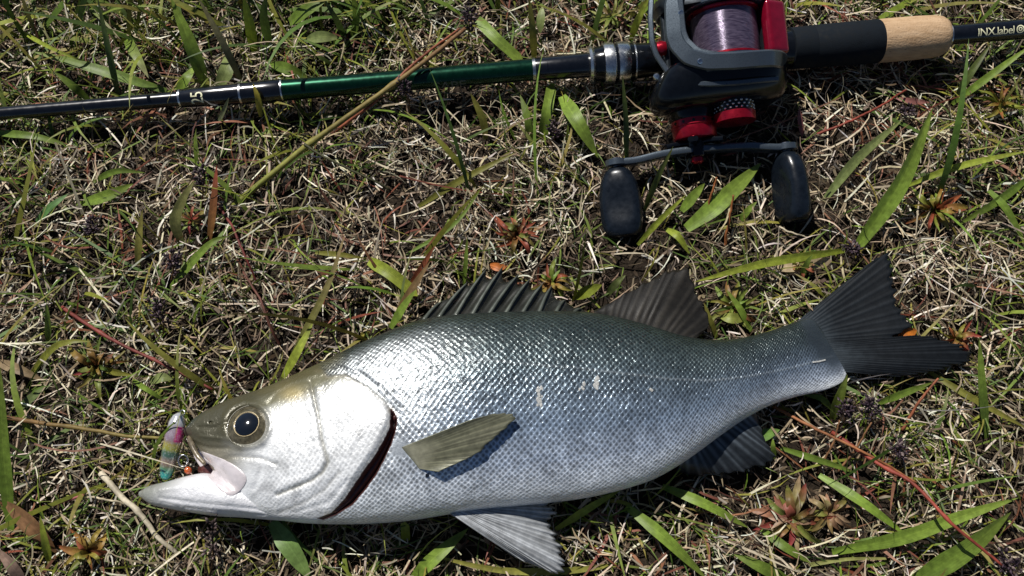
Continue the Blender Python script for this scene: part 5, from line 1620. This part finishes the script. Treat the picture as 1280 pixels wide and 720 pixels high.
def add(n, area, kind):
    x, y = scatter(n, area)
    gg = greenness(x, y)
    if kind == 'litter':            # broken straw lying flat, several layers
        keep = rng.random(n) < np.clip(.55 + .55 * vnoise(x, y, 75, 21) + .2 * vnoise(x, y, 22, 5), .10, 1)
        x, y = x[keep], y[keep]; n = len(x)
        z = rng.uniform(.0008, 1, n) ** 1.3 * .0125
        L_ = rng.gamma(2.3, .0036, n) + .003; K = 3
        P, S, W = ribbons(np.stack([x, y, z], -1), rng.uniform(0, 2 * PI, n), rng.normal(0, .32, n), L_, rng.uniform(.0004, .0012, n), rng.normal(0, .5, n), rng.normal(0, .7, n), K, flat, rng.normal(0, .7, n))
        idx = rng.choice(8, n, p=[.19, .16, .16, .12, .10, .12, .07, .08])
        col = palette(STRAW, idx, n, K + 1, .22)
        dst = sets_straw
    elif kind == 'chaff':           # short broad flakes
        z = rng.uniform(.0006, .0040, n)
        K = 2
        P, S, W = ribbons(np.stack([x, y, z], -1), rng.uniform(0, 2 * PI, n), rng.normal(0, .25, n), rng.uniform(.002, .007, n), rng.uniform(.0009, .0026, n), rng.normal(0, .9, n), rng.normal(0, .5, n), K, flat, rng.normal(0, .5, n))
        idx = rng.choice(4, n)
        col = palette(HUMUS_SHADE * 1.5, idx, n, K + 1, .25)
        dst = sets_straw
    elif kind == 'low':             # the oldest layer, pressed to the soil
        K = 2
        P, S, W = ribbons(np.stack([x, y, rng.uniform(.0004, .0022, n)], -1), rng.uniform(0, 2 * PI, n), rng.normal(0, .1, n), rng.gamma(2.3, .0036, n) + .003, rng.uniform(.0004, .0013, n), rng.normal(0, .3, n), rng.normal(0, .7, n), K, flat, rng.normal(0, .4, n))
        idx = rng.choice(4, n)
        col = palette(HUMUS_SHADE, idx, n, K + 1, .25)
        dst = sets_straw
    elif kind == 'dead':            # longer dead blades, half raised
        K = 5
        P, S, W = ribbons(np.stack([x, y, np.full(n, .001)], -1), rng.uniform(0, 2 * PI, n), rng.uniform(.05, .9, n), rng.gamma(4, .0058, n) + .007, rng.uniform(.0005, .0015, n), rng.uniform(.3, 1.6, n), rng.normal(0, .7, n), K, point, rng.normal(0, .6, n))
        idx = rng.choice(8, n, p=[.2, .17, .17, .12, .08, .12, .06, .08])
        col = palette(STRAW, idx, n, K + 1, .2)
        dst = sets_straw
    elif kind == 'fine':            # fine green grass
        keep = rng.random(n) < gg
        x, y = x[keep], y[keep]; n = len(x); K = 4
        P, S, W = ribbons(np.stack([x, y, np.full(n, .0005)], -1), rng.uniform(0, 2 * PI, n), rng.uniform(.15, 1.15, n), rng.gamma(4, .0045, n) + .006, rng.uniform(.0006, .0014, n), rng.uniform(.3, 1.6, n), rng.normal(0, .5, n), K, point, rng.normal(0, .5, n))
        col = palette(GREEN, rng.choice(6, n), n, K + 1, .22, rng.uniform(0, .7, n) * (rng.random(n) < .4))
        dst = sets_green
    elif kind == 'medium':          # wider green blades
        keep = rng.random(n) < gg ** 1.2
        x, y = x[keep], y[keep]; n = len(x); K = 6
        P, S, W = ribbons(np.stack([x, y, np.full(n, .0)], -1), rng.uniform(0, 2 * PI, n), rng.uniform(.25, 1.2, n), rng.gamma(5, .007, n) + .012, rng.uniform(.0012, .0028, n), rng.uniform(.2, 1.5, n), rng.normal(0, .35, n), K, point, rng.normal(0, .4, n))
        col = palette(GREEN, rng.choice(6, n), n, K + 1, .2, rng.uniform(.2, 1, n) * (rng.random(n) < .35))
        dst = sets_green
    elif kind == 'tall':            # taller, broader blades
        keep = rng.random(n) < np.clip(.55 + .5 * vnoise(x, y, 20, 33), .05, 1)
        x, y = x[keep], y[keep]; n = len(x); K = 8
        P, S, W = ribbons(np.stack([x, y, np.full(n, -.001)], -1), rng.normal(1.9, 1.1, n), rng.uniform(.5, 1.3, n), rng.gamma(8, .0065, n) + .02, rng.uniform(.0020, .0046, n), rng.uniform(.3, 1.7, n), rng.normal(0, .3, n), K, point, rng.normal(0, .5, n))
        col = palette(GREEN, rng.choice(6, n), n, K + 1, .2, rng.uniform(.2, 1, n) * (rng.random(n) < .3))
        dst = sets_green
    elif kind == 'red':             # reddened short leaves
        keep = rng.random(n) < np.clip(.22 + .5 * vnoise(x, y, 26, 12) + .5 * np.exp(-(((x - .15) / .05) ** 2 + ((y + .125) / .04) ** 2)) + .5 * np.exp(-(((x - .0) / .05) ** 2 + ((y - .03) / .03) ** 2)) + .35 * np.exp(-(((x - .27) / .05) ** 2 + ((y - .03) / .06) ** 2)), .02, 1)
        x, y = x[keep], y[keep]; n = len(x); K = 4
        P, S, W = ribbons(np.stack([x, y, np.full(n, .001)], -1), rng.uniform(0, 2 * PI, n), rng.uniform(.1, .9, n), rng.gamma(4, .0045, n) + .005, rng.uniform(.0007, .0020, n), rng.uniform(.2, 1.2, n), rng.normal(0, .4, n), K, point, rng.normal(0, .5, n))
        col = palette(RED, rng.choice(4, n), n, K + 1, .3)
        dst = sets_green
    elif kind == 'stems':           # thin trailing stems
        K = 9
        P, S, W = ribbons(np.stack([x, y, rng.uniform(.002, .006, n)], -1), rng.uniform(0, 2 * PI, n), rng.uniform(.0, .35, n), rng.uniform(.03, .09, n), rng.uniform(.0006, .0010, n), rng.uniform(.0, .6, n), rng.normal(0, .8, n), K, lambda t: np.ones_like(t), rng.normal(0, .4, n))
        red = rng.random(n) < .35
        col = np.where(red[:, None, None], palette(RED, rng.choice(4, n), n, K + 1), palette(STRAW, rng.choice(8, n), n, K + 1))
        dst = sets_straw
    ok = ~blocked(P)
    if area is not OUT and kind not in ('tall', 'low'):
        ok &= ~over_hero(P)
    dst.append((P[ok], S[ok], W[ok], col[ok]))

add(24000, AREA, 'low')
add(70000, AREA, 'litter')
add(11000, AREA, 'chaff')
add(5500, AREA, 'dead')
add(34000, AREA, 'fine')
add(4200, AREA, 'medium')
add(850, (-.42, -.06, .165, .46), 'tall')
add(260, (-.06, .42, .19, .46), 'tall')
add(160, (-.36, .40, -.26, .30), 'tall')
add(7500, AREA, 'red')
add(420, AREA, 'stems')
ribbon_mesh('straw', sets_straw, M['grass'], 'matted pale dry straw and dead grass covering the ground', 'straw')
ribbon_mesh('short_grass', sets_green, M['grass'], 'short fine green and reddish grass growing through the straw', 'grass')
# the meadow goes on outside the picture, coarser
sets_straw, sets_green = [], []
def add_out(n, kind, area=None):
    global OUT
    if area: OUT = area
    k0 = (len(sets_straw), len(sets_green))
    add(n, OUT, kind)
    for lst, q in ((sets_straw, k0[0]), (sets_green, k0[1])):
        for i in range(q, len(lst)):
            P, S, W, c_ = lst[i]
            b = P[:, 0]
            m = ~((b[:, 0] > AREA[0] + .01) & (b[:, 0] < AREA[1] - .01) & (b[:, 1] > AREA[2] + .01) & (b[:, 1] < AREA[3] - .01))
            s_ = 1.0
            lst[i] = (P[m], S[m], W[m] * 1.8, c_[m])
add_out(60000, 'dead'); add_out(50000, 'fine'); add_out(12000, 'medium'); add_out(4000, 'red')
for kd, nn in (('litter', 60000), ('dead', 14000), ('fine', 30000), ('medium', 5000)):
    add_out(nn, kd, (-1.0, 1.0, -.85, 1.15))
ribbon_mesh('meadow_grass', sets_straw + sets_green, M['grass'], 'mixed dry and green meadow grass round the catch', 'grass')

# helper property is not part of the scene's description
for o in bpy.data.objects:
    if '_o' in o:
        del o['_o']
